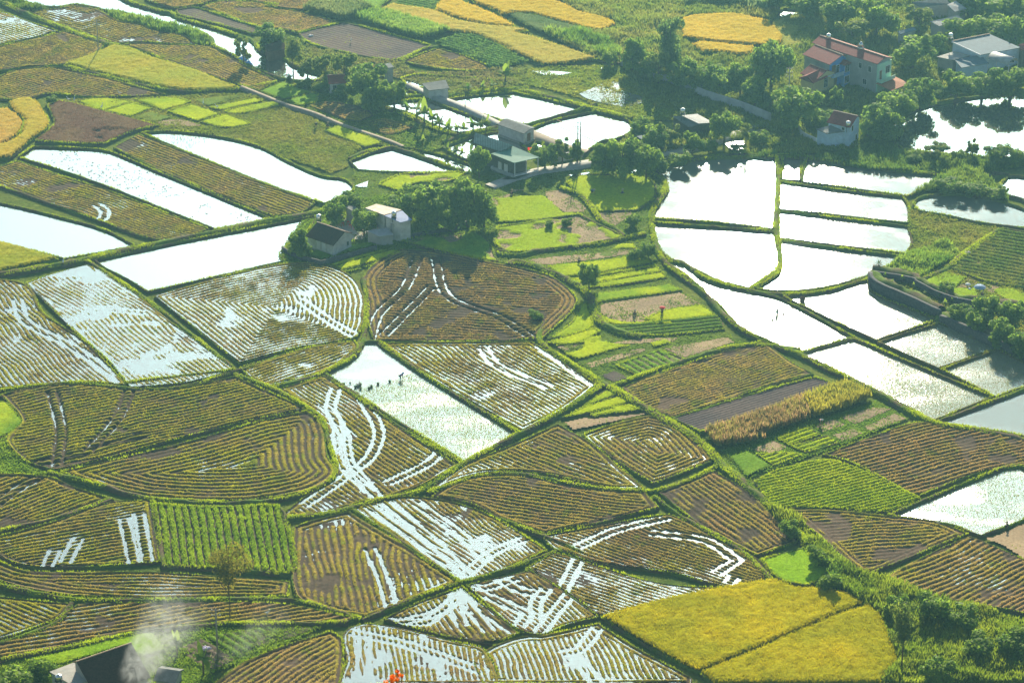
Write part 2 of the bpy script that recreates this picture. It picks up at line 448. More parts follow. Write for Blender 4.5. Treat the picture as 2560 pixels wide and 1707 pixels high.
def scrub(s, c1=GREEN, c2=OLIVE, hgt=.5, dens=9, z=-.02, lump=.5, name='grass_verge', w=.28, scale=3.0, k=3):
    """rough grass and low weeds, in clumps"""
    P = WP(s); SEED[0] += 7; sd_ = SEED[0]
    x, y, F = grid(P, .5)
    d = edist(P, x, y)
    l = fbm(x, y, scale, sd_, 3); h = lump * np.clip(l - .3, 0, 1) * 1.6 * np.clip(d / 1.2, .15, 1)
    c = mixc(c1, c2, (fbm(x, y, 6, sd_ + 1, 4) - .3) * 2.3)
    mk(name, np.column_stack([x, y, h + z]), F, M['soil'], c * .75, smooth_=True, kind='structure')
    q = scatter(P, dens, RS)
    if len(q):
        l = fbm(q[:, 0], q[:, 1], scale, sd_, 3); hz = lump * np.clip(l - .3, 0, 1) * 1.5
        cc = mixc(c1, c2, (fbm(q[:, 0], q[:, 1], 6, sd_ + 1, 4) - .3) * 2.3) * 1.15
        cc = mixc(cc, LIME, (RS.rand(len(q)) - .72) * 2)
        grass.add(*blades_mesh(q, hz + z, hgt * (.35 + 1.1 * l), w, cc, k, RS, .6, .25))
    return P
# ------------------------------------------------------------------ the ground and the hill the view is taken from
def mat_ground():
    m, nt, out = nodes('rough_pasture'); L = nt.links.new
    tc = nd(nt, 'ShaderNodeTexCoord')
    n1 = nd(nt, 'ShaderNodeTexNoise', Scale=.08, Detail=8.0, Roughness=.7); n2 = nd(nt, 'ShaderNodeTexNoise', Scale=1.5, Detail=5.0)
    L(tc.outputs['Object'], n1.inputs[0]); L(tc.outputs['Object'], n2.inputs[0])
    cr = nd(nt, 'ShaderNodeValToRGB'); e = cr.color_ramp.elements
    e[0].position = .35; e[0].color = (.06, .10, .02, 1); e[1].position = .68; e[1].color = (.17, .19, .04, 1)
    L(n1.outputs[0], cr.inputs[0])
    mr = nd(nt, 'ShaderNodeMapRange'); mr.inputs[3].default_value = .6; mr.inputs[4].default_value = 1.4; L(n2.outputs[0], mr.inputs[0])
    mx = nd(nt, 'ShaderNodeMix', data_type='RGBA', blend_type='MULTIPLY'); mx.inputs[0].default_value = 1
    L(cr.outputs[0], mx.inputs[6]); L(mr.outputs[0], mx.inputs[7])
    b = nd(nt, 'ShaderNodeBsdfPrincipled', Roughness=.95); b.inputs['Specular IOR Level'].default_value = 0; L(mx.outputs[2], b.inputs['Base Color'])
    bp = nd(nt, 'ShaderNodeBump', Strength=.8, Distance=.3); L(n2.outputs[0], bp.inputs['Height']); L(bp.outputs[0], b.inputs['Normal'])
    L(b.outputs[0], out.inputs[0]); return m
M['ground'] = mat_ground()
ngon('ground', [(-1400, -500), (1400, -500), (1400, 2200), (-1400, 2200)], -.34, M['ground'])
xs = np.linspace(-260, 260, 70); ys = np.linspace(-400, 372, 90)
HX, HY = np.meshgrid(xs, ys)
HZ = np.where(HY > -20, (CAM_H - 14) * np.clip(1 - (HY + 20) / 385, 0, 1)**1.0 , CAM_H - 14 + 0 * HY)
HZ = HZ * np.exp(-(HX / 190)**4) - 3 + (fbm(HX, HY, 40, 3) - .5) * 9 * np.clip((372 - HY) / 60, 0, 1) - 5 * np.clip((HY - 300) / 70, 0, 1)
idx = np.arange(HX.size).reshape(HX.shape)
mk('hill', np.column_stack([HX.ravel(), HY.ravel(), HZ.ravel()]),
   np.stack([idx[:-1, :-1], idx[:-1, 1:], idx[1:, 1:], idx[1:, :-1]], -1).reshape(-1, 4), M['ground'], smooth_=True, kind='structure')
def hill_z(x, y):
    i = np.abs(ys - y).argmin(); j = np.abs(xs - x).argmin(); return float(HZ[i, j])

# ------------------------------------------------------------------ meadow and verge land between the fields (lowest sheets)
scrub('A0 480,850 560,830 1000,820 1500,800 2050,790 2352,850 A1 300,900 560,1000 960,1240 850,1330 840,1400 700,1450 300,1320 0,1200 A0 2352,1290 2050,1190 1750,1125 1500,1095 1250,1100 1330,1060 1000,980 600,880',
      C(.15, .19, .02), C(.22, .21, .035), .28, 7, -.12, .18)
scrub('A1 100,770 240,700 560,660 820,640 1300,720 1350,760 1100,880 1380,960 1560,1060 1760,1110 1650,1230 1420,1300 1200,1240 960,1180 560,960 300,880', C(.12, .19, .02), OLIVE, .28, 7, -.12, .15)
scrub('A1 300,490 380,440 500,380 700,430 1100,510 1270,520 1400,600 1900,610 2100,570 2352,530 2352,760 1700,790 1280,660 1000,640 650,625 540,600 380,540', C(.17, .15, .05), C(.14, .18, .03), .4, 6, -.06, .4)
scrub('A2 420,-60 1560,-60 2352,-40 2352,180 2000,120 1700,130 1540,180 1560,330 1400,560 1040,520 860,500 620,400 420,290 720,250 860,280 1000,220 1000,180 700,100', C(.18, .24, .03), C(.26, .25, .05), .8, 6, -.06, .9, scale=5)
scrub('A2 130,620 300,570 900,550 1050,555 1500,720 1900,850 2250,930 2352,1050 2000,1110 1800,1000 1100,1000 860,900 700,820 400,740 150,690', C(.16, .22, .02), C(.25, .26, .03), .35, 7, -.2, .3)
scrub('A2 1050,480 1400,560 1580,640 2000,860 2352,960 A3 200,880 500,1000 900,900 1250,1000 1230,1150 1000,1230 600,1290 250,1290 0,1290 0,1170 A2 2100,1160 1900,1180 1300,1310 1000,1260 1140,1120 1500,1100 1900,1050 2000,1000 1300,900', C(.13, .18, .02), C(.20, .22, .035), .7, 7, -.12, .8, scale=5)
scrub('A2 1480,260 1570,330 1640,380 1720,490 1900,470 2150,490 2352,560 2352,960 2000,860 1580,640 1380,560', C(.13, .18, .02), C(.22, .23, .04), .8, 6, -.14, .8, scale=6)
scrub('A3 200,180 560,95 900,-60 2400,-60 2400,800 1650,800 1200,930 800,900 400,860 0,880 0,460 300,400 480,250', C(.13, .18, .02), C(.22, .23, .04), .8, 5, -.15, .9, scale=6)
scrub('A3 0,1290 300,1300 600,1320 1000,1230 1230,1150 1300,1260 1600,1295 2352,1340 2400,1400 2000,1450 1650,1460 1000,1420 600,1340 300,1330 0,1320', C(.09, .16, .02), C(.16, .22, .03), .9, 8, -.1, .7)
scrub('B1 880,0 1240,40 1830,30 2010,70 2352,-20 B2 340,20 1240,30 1420,120 1430,180 1300,400 1350,620 1380,740 1480,950 1840,1230 1960,1400 2100,1470 C2 2150,60 1480,240 1000,420 860,360 480,60 420,20 B2 0,780 B1 2200,830 1290,620 1380,480 1000,430 760,260 880,180', C(.10, .17, .018), C(.15, .20, .025), .2, 5, -.12, .1)
scrub('B3 1390,340 1440,360 1800,440 2150,500 2352,560 2352,1480 2130,1478 1650,1240 1060,930 1060,880 1330,750 1420,640 1380,480', C(.15, .19, .02), C(.22, .21, .035), .35, 7, -.1, .25)
scrub('B3 1680,80 1900,30 2000,40 2130,140 2220,240 2210,280 2100,260 1560,200 1400,230', C(.10, .18, .02), C(.19, .26, .03), 1.0, 9, -.06, .9)
scrub('D3 200,20 330,50 490,140 650,300 830,450 940,530 1060,590 1200,600 1500,750 1960,840 2352,960 2400,1478 1160,1490 1210,1390 1290,1300 1240,1120 1110,870 1010,820 850,720 700,650 640,600 720,520 620,390 420,250 230,70', C(.13, .20, .012), C(.26, .31, .02), .9, 9, -.06, 1.0, scale=4)
scrub('C2 930,420 1000,410 1200,560 1480,690 1720,820 1860,950 1960,1000 C3 0,960 30,1180 90,1230 200,1450 D3 230,60 120,-60 C2 2130,1300 1830,1060 1700,800 1200,600', C(.10, .18, .018), C(.17, .23, .025), .3, 6, -.12, .12)
scrub('C2 1860,950 C3 480,720 900,600 1100,530 1400,690 640,980 30,1190 0,1100', C(.10, .19, .018), C(.16, .24, .02), .22, 6, -.12, .08)
scrub('D0 0,1290 400,1190 1080,1060 1400,1020 2352,980 D1 640,1000 0,1290 D0 1800,1380 1780,1490 0,1490', C(.12, .20, .015), C(.20, .28, .02), .3, 8, -.1, .12)
scrub('A0 -60,-60 150,-60 260,40 470,70 300,90 220,90 -60,0', C(.09, .14, .03), GREEN, .8, 8, -.06, .7)

scrub('F 0,1000 20,1005 60,1062 110,1090 0,1092 -30,1050', C(.12, .20, .015), C(.20, .28, .02), .35, 9, -.1, .2)
scrub('F 690,512 740,480 790,470 860,450 930,440 1100,420 1140,470 1120,540 1000,560 925,575 870,602 800,625 760,612 650,606 640,585', C(.11, .19, .015), C(.18, .25, .02), .3, 8, -.12, .2)
# ------------------------------------------------------------------ open water
canal = pond('A0 0,-120 150,0 260,40 470,70 640,42 800,70 890,97 1010,105 1170,150 1330,195 1620,255 1770,330 1790,385 1900,440 2010,500 2100,565 2210,610 A1 200,640 300,665 480,692 600,680 660,632 540,605 380,545 300,490 120,440 60,375 0,325 A0 1990,300 1750,225 1480,150 1440,112 1370,105 1200,58 1040,0 900,-120', edge=(1.1, .4), name='canal_water')
pond('F 325,306 380,302 440,306 520,318 590,335 640,360 690,385 740,405 790,412 812,430 806,442 745,468 700,456 600,418 480,370')
pond('F 42,362 75,338 150,340 240,346 300,368 370,398 500,452 622,502 495,527 400,490 250,430 130,388')
pond('F 0,467 60,480 230,525 312,565 150,595 90,580 0,557 -60,545 -60,455')
pond('F 218,598 430,553 640,513 725,497 712,525 655,570 650,600 500,635 340,670 290,640 240,615')
pond('A1 1290,660 1420,630 1600,640 1900,660 2100,680 2140,720 2060,740 1700,775 1480,745 1340,720')
pond('A1 1290,770 1350,755 1420,800 1300,815 1000,830 960,805 1100,790')
pond('A1 1100,880 1300,850 1500,835 1800,950 2095,1065 1900,1100 1760,1112 1560,1050 1380,960')
pond('A1 1640,840 1950,800 2352,765 A2 150,778 400,830 600,880 715,910 560,970 260,1050 60,1010 0,1050 A1 2130,1015 1860,915')
pond('A2 280,1085 500,1010 850,935 1100,1010 1140,1100 1000,1170 900,1180 760,1275 600,1225 380,1150')
pond('A1 1640,1235 1880,1150 2090,1110 2260,1180 A2 280,1290 380,1260 400,1200 330,1190 A2 300,1300 -50,1340 A1 1960,1340 1840,1340 1720,1290')
pond('F 803,370 890,340 930,340 1000,353 1060,372 1100,388 1097,397 880,395 822,390')
pond('F 1485,398 1500,382 1560,376 1640,364 1785,362 1785,420 1778,527 1640,512 1492,503 1500,480 1528,430 1520,410', 'breeze', edge=(.9, .35))
pond('F 1493,512 1640,522 1780,533 1790,600 1780,622 1720,662 1650,645 1580,612 1530,590 1510,560', 'breeze', edge=(.8, .32))
pond('F 1797,362 1842,366 1838,415 1795,412', 'breeze', edge=(.6, .25))
pond('F 1850,366 2000,385 2165,405 2140,425 2085,452 1843,418', 'breeze', edge=(.6, .25))
pond('F 1791,418 1940,438 2075,453 2087,475 2088,513 1940,497 1790,480', 'breeze', edge=(.5, .22))
pond('F 1790,486 1940,503 2085,520 2094,560 2080,583 1940,566 1790,546', 'breeze', edge=(.5, .22))
pond('F 1793,553 1940,573 2066,588 2060,605 2000,632 1900,660 1800,670 1735,664 1790,624', 'breeze', edge=(.7, .28))
pond('F 2098,470 2112,455 2140,449 2200,446 2280,458 2352,480 2400,505 2400,530 2330,522 2250,512 2180,497 2110,485', 'breeze', edge=(.7, .28))
pond('A3 1200,1100 1280,1000 1500,900 1800,840 2352,760 2420,750 2420,1345 2352,1335 2100,1330 1850,1310 1550,1285 1350,1260 1260,1200', edge=(1.0, .3), name='lake_water')
pond('A3 -180,1180 0,1175 100,1165 200,1230 240,1290 0,1275 -80,1280', edge=None)
pond('A3 430,1290 540,1262 625,1268 625,1320 540,1335', edge=None)
pond('A3 1640,1450 1900,1405 2010,1440 2100,1490 2300,1480 2420,1500 B3 2420,330 2330,260 2200,230 2130,180 2230,60 2000,20 1850,60', edge=(.7, .3))
pond('A3 195,170 330,75 500,90 460,130 380,155 230,190', edge=(.6, .3))
pond('A3 -260,110 0,120 140,160 60,170 -100,140', edge=None)
pond('A2 700,790 830,735 940,690 1030,690 1050,760 1150,790 1230,820 1220,870 1080,900 960,880 760,830', 'breeze', z=.06, edge=None, name='swamp_water')
pond('A2 300,600 480,600 640,615 560,630 420,632', z=.06, edge=None, name='swamp_water'); pond('A2 880,570 950,580 940,600 890,590', z=.06, edge=None, name='swamp_water')
pond('B2 600,60 690,50 790,38 740,65 660,75', z=.05, edge=None); pond('B2 1000,40 1060,15 1200,10 1180,40', z=.05, edge=None)
pond('B1 900,150 1010,110 1000,160 930,160', z=.03, edge=None)
pond('D1 1725,575 1770,530 1850,545 1885,585 1850,628 1785,632', 'water', z=.02, edge=None)
# transplanted paddies: seedlings stand in silty water
def seedlings(s, dens, c, sub=None, h=.22):
    P = WP(sub or s, step=3)
    q = scatter(P, dens, RS, .5); g = fbm(q[:, 0], q[:, 1], 8, 61, 3); q = q[RS.rand(len(q)) < .35 + g]
    pl.add(*blades_mesh(q, -.24, h, .05, c, 2, RS, .5, .05))
pl = Pile()
a = 'F 830,785 870,785 950,845 1070,922 1192,995 1066,1062 900,960 745,857 800,830 822,812'
pond(a, 'silt', edge=(.8, .3)); seedlings(a, 26, C(.28, .36, .08), 'F 785,893 870,880 945,850 1070,925 1192,995 1066,1062 900,965')
a = 'F 1525,607 1545,602 1570,608 1630,643 1720,670 1790,685 1960,775 1830,812 1760,790 1700,750 1640,690 1570,640'
pond(a, 'silt_bright', edge=(.6, .24)); seedlings(a, 16, C(.26, .32, .08), 'F 1530,610 1570,608 1630,643 1720,670 1790,685 1860,722 1760,745 1700,750 1640,690 1570,640')
for a, dn in (('F 1800,682 1900,668 1995,642 2000,668 2040,690 2155,735 2012,782 1900,730', 4), ('F 1832,814 1962,778 2130,850 2280,912 2142,967 2000,890 1900,850', 9),
              ('F 2018,786 2158,742 2250,775 2290,800 2155,846 2080,814', 5), ('F 2162,849 2292,803 2352,832 2420,870 2420,880 2352,890 2287,912', 4)):
    pond(a, 'silt_bright', edge=(.5, .22), col=C(.12, .11, .04)); seedlings(a, dn * 2.4, C(.26, .30, .09))
pond('F 2150,970 2352,895 2420,870 2420,1015 2352,1003 2250,985', 'breeze', edge=(.7, .3))
a = 'D3 1215,75 1380,0 C3 2230,1090 2300,1085 2352,1110 2420,1150 D3 2420,60 2352,110 1990,245 1900,215 1800,170 1620,130'
pond(a, 'silt', edge=(.7, .28)); seedlings(a, 22, C(.28, .34, .09))
a = 'F 335,308 380,303 440,307 500,317 470,330 430,345'
seedlings(a, 3, C(.10, .15, .03), h=.4)
pl.build('rice_seedlings', M['blade'])
# trodden clods and weed tufts breaking the surface of the muddy paddy
q = scatter(WP('F 60,355 150,342 240,348 370,400 500,455 600,500 495,520 250,428', step=3), 1.0, RS, .5)
g = fbm(q[:, 0], q[:, 1], 5, 77, 3); q = q[g > .5]
grass.add(*blades_mesh(q, -.24, .13, .32, C(.10, .08, .05), 3, RS, .9, .2))
q = scatter(WP('A2 720,780 940,730 1150,800 1220,860 980,880 780,830', step=3), 3.5, RS); grass.add(*blades_mesh(q, -.05, .2, .4, C(.13, .15, .03), 3, RS, .9, .3))

# ------------------------------------------------------------------ harvested fields
stub('A0 -80,100 60,120 200,175 480,265 330,310 150,350 -80,395', ax='F 0,0 10,3.4', wet=.5, sp=1.3, tone=.45)
stub('A0 215,80 300,90 470,80 640,55 810,85 900,130 1010,185 1170,210 1300,260 1560,310 1640,375 1500,380 1200,355 960,365 850,330 530,220 330,150', ax='F 0,0 10,2.6', wet=.17, sp=1.25, tone=.7)
stub('A0 -80,410 0,395 300,330 530,270 700,320 880,375 820,440 550,545 420,555 250,565 -80,610', ax='F 0,0 10,-1.9', sp=1.25, tone=.9)
stub('A0 -80,680 0,650 120,600 300,575 460,570 800,640 1150,730 1400,800 1000,815 700,815 400,790 250,830 100,840 -80,830', ax='F 0,0 10,2.2', sp=1.2, tone=.75)
stub('A0 1010,385 1200,375 1600,390 1760,395 1900,470 2130,590 2330,680 2180,770 1720,625 1400,520 1250,450', ax='F 0,0 10,3.7', sp=1.15, tone=.85)
stub('F 262,340 318,310 480,372 600,420 700,458 722,466 690,490 628,498 500,448 370,393 300,360', 'dir', 'F 318,310 700,456', sp=1.25, tone=.55, wet=.03, head=1)
stub('F -30,395 0,385 40,372 140,405 250,440 380,490 478,526 430,548 375,552 330,545 230,508 120,470 0,428 -30,420', ax='F 40,380 478,530', sp=1.2, tone=.6, grn=.6, wet=.12, head=1.5, tracks=('F 222,470 240,485 238,500 222,512',))
stub('F -30,640 60,655 100,720 200,790 290,885 230,880 170,878 90,885 -30,895', ax='F 30,660 250,880', sp=1.3, wet=.36, tone=.2, head=2, tracks=('F 40,690 60,740 170,800 280,880',))
stub('F 60,652 130,628 200,610 240,625 330,690 430,770 540,850 420,880 300,890 250,830 170,760 110,700', ax='F 200,650 480,850', sp=1.35, wet=.6, tone=.2, head=1.5, lowamp=.22, tracks=('F 120,760 230,710 330,720',))
stub('F 355,680 500,640 650,607 730,607 785,622 820,650 838,690 836,735 820,775 750,790 680,800 550,835 480,780', 'conc', sp=1.35, wet=.40, tone=.2, tracks=('F 690,690 760,740 820,775',))
stub('F 550,845 620,825 690,805 760,790 815,786 822,800 800,822 745,855 600,890', ax='F 0,0 10,-2.6', sp=1.3, wet=.24, tone=.45)
stub('F 835,640 870,600 920,575 1000,580 1110,600 1250,630 1300,660 1325,690 1310,720 1245,778 1100,785 860,785 845,740 843,690', sp=1.45, head=7, ax='F 0,0 10,0.4', wet=.035, tone=.45, grn=.12, tracks=('F 850,780 870,720 930,660 960,590', 'F 1000,590 1030,680 1150,730 1230,780', 'F 880,770 930,720 990,660'))
stub('F 868,790 1000,787 1222,788 1290,830 1370,885 1290,945 1200,990 1080,922 950,847', ax='F 870,790 1200,985', sp=1.35, head=4, wet=.3, tone=.35, grn=.55, tracks=('F 1240,795 1310,845 1365,885', 'F 1110,800 1140,840 1260,890'))
stub('F 0,908 80,888 200,885 300,895 420,890 540,865 640,912 702,940 560,970 400,1010 260,1050 130,1080 60,1060 15,1010 50,970 15,920', ax='F 0,0 10,-1.7', sp=1.5, head=2, tone=.42, grn=.75, wet=.012, tracks=('F 130,1070 140,990 120,900', 'F 300,890 270,960 200,1040', 'F 60,1070 200,1040 330,1000'))
stub('F 140,1085 300,1048 450,1010 600,968 705,945 728,960 742,985 752,1050 770,1085 745,1110 700,1130 560,1150 450,1150 330,1140 240,1118', 'conc', sp=1.75, tone=.5, grn=.62, wet=.012)
stub('F 640,895 745,865 820,915 900,972 1050,1070 960,1120 850,1155 660,1195 645,1185 690,1150 770,1092 760,1040 752,1000 710,945', ax='F 780,890 1040,1070', sp=1.35, head=3, wet=.3, tone=.42, tracks=('F 770,895 760,940 790,1000 800,1060 840,1110 870,1150', 'F 740,930 770,960 780,1030 790,1070 850,1130', 'F 830,910 870,990 850,1050 800,1090 700,1160', 'F 1030,1010 990,1060 890,1110'))
stub('F -30,1090 110,1095 170,1120 250,1145 130,1190 -30,1222', ax='F 0,0 10,-2.5', sp=1.5, tone=.5, grn=.6, wet=.03, tracks=('F 160,1070 60,1110 -10,1160',))
stub('F -30,1240 120,1200 250,1155 345,1150 355,1220 367,1290 240,1300 100,1303 40,1295 -30,1260', ax='F 0,0 10,-1.4', sp=1.5, wet=.16, tone=.5, grn=.7, tracks=('F 180,1235 150,1290', 'F 285,1190 310,1300', 'F 320,1180 340,1300', 'F 125,1265 110,1300'))
stub('F -30,1280 10,1295 60,1312 370,1316 600,1332 665,1337 660,1370 400,1374 170,1370 60,1352 -30,1325', 'conc', sp=1.5, tone=.5, grn=.5, wet=.06)
stub('F -30,1368 80,1380 165,1388 130,1422 -30,1478', sp=1.5, wet=.13, tone=.45, grn=.7)
stub('F 180,1387 400,1385 560,1384 680,1392 815,1422 760,1432 480,1432 310,1452 120,1490 -30,1530 -30,1490 110,1437', 'dir', 'F 0,0 10,-1.2', sp=1.7, tone=.55, grn=.3, wet=.03)
stub('F 480,1580 560,1522 660,1482 760,1450 786,1470 783,1580', ax='F 0,0 10,-4', sp=1.5, tone=.75, grn=.4)
stub('F 675,1212 740,1190 800,1175 930,1255 1060,1337 840,1420 760,1405 680,1367', 'mix', 'F 690,1230 715,1370', sp=1.6, head=4, wet=.07, tone=.6, grn=.5, tracks=('F 850,1260 880,1330 900,1400',))
stub('F 800,1160 860,1146 990,1145 1090,1170 1170,1210 1255,1265 1180,1300 1080,1335 1055,1335 950,1270', ax='F 830,1160 1070,1330', sp=1.25, head=2, wet=.45, tone=.4, tracks=('F 850,1165 960,1245 1065,1330', 'F 880,1150 990,1240 1075,1325', 'F 960,1160 1060,1230 1120,1290', 'F 1065,1325 1130,1270 1200,1240'))
stub('F 990,1140 1040,1112 1100,1096 1200,1092 1300,1116 1400,1128 1480,1132 1512,1167 1380,1200 1250,1226 1150,1192 1080,1157', ax='F 1050,1110 1480,1180', sp=1.5, head=3, tone=.5, grn=.35)
stub('F 985,1128 1050,1075 1160,1030 1282,976 1360,1022 1480,1122 1400,1122 1250,1090 1110,1086', ax='F 1200,1010 1450,1115', sp=1.45, head=4, wet=.07, tone=.6, grn=.5)
stub('F 1338,1000 1410,975 1490,956 1560,977 1610,1020 1640,1057 1570,1085 1500,1112 1420,1062', 'conc', sp=1.45, wet=.07, tone=.6, grn=.45)
stub('D2 390,250 850,165 1440,65 1500,80 1800,240 2200,445 2320,575 2150,650 1950,680 1500,560 850,475 610,395 480,350', ax='D2 900,240 1800,560', sp=1.25, head=2.5, wet=.22, tone=.35, grn=.3, tracks=('D2 1440,90 1000,200 700,330', 'D2 1300,220 1750,280 2030,450 1850,560', 'D2 1960,640 2000,590'))
stub('D2 270,510 480,390 610,415 850,500 1400,650 1940,690 1550,770 1000,890 880,915 830,885 560,690', ax='D2 500,430 1550,780', sp=1.2, head=1.5, wet=.36, tone=.35, grn=.35, tracks=('D2 700,420 560,700 400,1000',))
stub('D1 1840,660 2100,600 2352,545 D2 250,515 560,705 820,895 860,925 600,990 380,1075 230,1055 80,960', ax='D2 200,560 650,900', sp=1.25, head=2, wet=.42, tone=.38, grn=.35, tracks=('D2 620,740 500,880 370,1050', 'D2 420,690 340,800 330,980', 'D1 1850,670 2000,680 2250,600', 'D1 1860,690 2100,790 2352,900 D2 200,1000', 'D2 20,600 200,700 420,740'))
stub('D1 1150,940 1450,800 1740,695 1800,670 1900,760 2270,1065 2150,1120 2020,1145 1700,1095 1350,1010', ax='D1 1800,690 2100,1080', sp=1.3, head=2, wet=.4, tone=.4, grn=.45, tracks=('D1 1800,680 1870,850 2020,1040', 'D1 1810,680 1960,850 2230,1050', 'D1 1795,700 1600,880 1250,980', 'D1 1790,690 1750,850 1800,1000', 'D1 1180,960 1500,970 1780,760'))
stub('D1 800,1080 870,1015 1000,985 1350,1040 1700,1130 1950,1180 2000,1215 2080,1350 2130,1490 760,1490 830,1300', ax='D1 850,1100 880,1450', sp=1.25, head=2.5, wet=.5, tone=.4, grn=.35, tracks=('D1 880,1060 1300,1150 2000,1400', 'D1 980,1100 960,1450'))
stub('D1 2040,1185 2200,1120 2352,1085 D2 380,1085 860,985 900,1015 1250,1230 1640,1445 1640,1490 -100,1490 -180,1300', ax='D2 0,1200 130,1470', sp=1.3, head=4, wet=.38, tone=.45, grn=.55, tracks=('D2 650,1240 720,1320 850,1478', 'D2 850,1020 700,1200 560,1240'))
stub('F 1515,1132 1580,1105 1640,1082 1720,1132 1780,1190 1830,1246 1740,1276 1700,1257 1600,1200', ax='F 1600,1110 1790,1250', sp=1.5, head=2.5, tone=.5, grn=.25)
stub('D3 320,40 600,27 1000,52 1230,85 1620,132 1880,232 1650,320 1450,402 1200,500 1050,562 960,535 850,440 500,145', ax='F 0,0 10,-.6', sp=1.4, head=5, tone=.9, grn=.45)
stub('D3 1200,590 1350,500 1500,430 1700,330 1900,252 2352,445 2420,480 2420,920 2200,860 1960,832 1760,790 1550,750', ax='D3 1300,640 1900,330', sp=1.5, head=1, tone=.65, grn=.25, wet=.03)
stub('F 1890,1045 2000,1005 2110,972 2250,985 2352,1012 2420,1030 2420,1060 2352,1070 2250,1086 2105,1142 1950,1060', ax='C3 900,950 1700,770', sp=1.5, head=1, tone=.6, grn=.05)
stub('C2 1060,440 1300,340 1700,205 2100,80 2200,60 C3 120,50 230,100 400,230 580,318 0,487 C2 2000,530 1480,688 1180,560', ax='C2 1400,500 2250,200', sp=1.15, head=3, tone=1.0, grn=.5)
stub('A0 1700,60 1800,30 1900,12 2100,20 2352,60 A1 130,62 430,102 600,150 760,192 420,280 300,255 130,240 0,200 A0 2190,240 1950,150', ax='F 0,0 10,2.2', sp=1.1, tone=1.1, grn=.3)
stub('A0 1230,-90 1230,0 1380,50 1470,70 1650,50 1800,0 1900,-90', ax='F 0,0 10,1', sp=1.1, tone=1.0, wet=.25)
stub('A0 2000,-80 2352,-80 A1 700,-80 650,5 440,90 130,52 A0 2352,45 2050,-5', ax='F 0,0 10,2', sp=1.1, tone=1.1, grn=.3)
stub('A1 1300,520 1400,480 1480,450 1600,410 1800,470 2070,580 1900,600 1600,580', ax='F 0,0 10,2', sp=1.15, tone=1.0, grn=.5)
stub('A1 510,890 660,860 830,880 1000,920 1060,980 940,1030 800,1010', ax='F 0,0 10,2', sp=1.2, tone=.8, grn=.3, edge=None)
stub('A1 960,1030 1150,1000 1300,1040 1400,1080 1280,1120 1170,1140 1060,1100', ax='F 0,0 10,2', sp=1.2, tone=.7, edge=None)
# ploughed and bare ground
PLUM = C(.12, .095, .085); PLUM2 = C(.17, .125, .10)
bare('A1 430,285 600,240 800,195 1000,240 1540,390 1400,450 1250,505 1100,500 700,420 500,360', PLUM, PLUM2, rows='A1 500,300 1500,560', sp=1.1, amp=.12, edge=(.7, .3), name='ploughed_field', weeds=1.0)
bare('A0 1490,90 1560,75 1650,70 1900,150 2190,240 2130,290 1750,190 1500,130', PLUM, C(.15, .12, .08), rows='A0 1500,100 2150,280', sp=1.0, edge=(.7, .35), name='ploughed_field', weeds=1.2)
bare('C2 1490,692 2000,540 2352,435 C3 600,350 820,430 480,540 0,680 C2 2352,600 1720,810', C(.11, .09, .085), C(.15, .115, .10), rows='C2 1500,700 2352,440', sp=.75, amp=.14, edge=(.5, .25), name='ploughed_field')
for s in ('A0 1270,1020 1500,1000 1740,1060 1400,1060', 'B2 400,190 560,185 660,250 760,330 740,370 570,375 440,280', 'B2 250,770 480,740 860,710 1000,690 1150,650 1240,710 820,770 480,810 350,810',
          'B2 860,1140 1200,1090 1550,1040 1740,1140 1420,1200 1250,1290 1060,1290 900,1240', 'C2 500,90 700,40 720,70 590,130', 'C2 740,230 1200,100 1300,110 1100,180 800,270', 'C2 920,60 1200,20 1540,10 1500,50 1000,70',
          'C2 1400,100 1950,0 2010,50 1560,190 1460,130', 'C2 560,720 780,670 790,690 1280,640 1250,660 650,790', 'C3 40,950 250,870 380,930 230,990', 'C3 590,750 750,690 880,740 650,810', 'C3 730,830 900,770 1020,810 830,890',
          'C3 800,680 1100,590 1250,610 1050,700 930,740', 'C3 990,760 1260,640 1390,690 1060,800', 'B1 1530,605 1780,580 1700,620', 'B1 1640,640 1800,650 2050,730 2090,780 1900,760', 'B2 850,370 1150,365 1140,400 1000,490 900,450',
          'B1 2030,250 2352,180 B2 130,180 130,230 B1 2130,330 2000,360', 'D3 2000,260 2100,240 2352,130 2420,110 2420,470 2352,440 2180,330', 'D3 1230,1400 1330,1390 1400,1440 1380,1490 1200,1490', 'B3 1770,1010 1880,920 2100,980 2200,1000 2080,1060 1960,1010', 'B1 1150,130 1250,80 1330,150 1200,190'):
    bare(s, C(.27, .20, .125), C(.37, .27, .16), z=-.02, name='bare_soil', weeds=.8)
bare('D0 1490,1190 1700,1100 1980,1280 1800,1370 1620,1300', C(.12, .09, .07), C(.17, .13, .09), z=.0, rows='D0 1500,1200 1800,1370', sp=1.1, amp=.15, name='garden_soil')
bare('C2 870,330 990,285 1130,350 990,392', C(.06, .05, .05), C(.13, .10, .08), z=.0, name='burnt_soil', amp=.2)

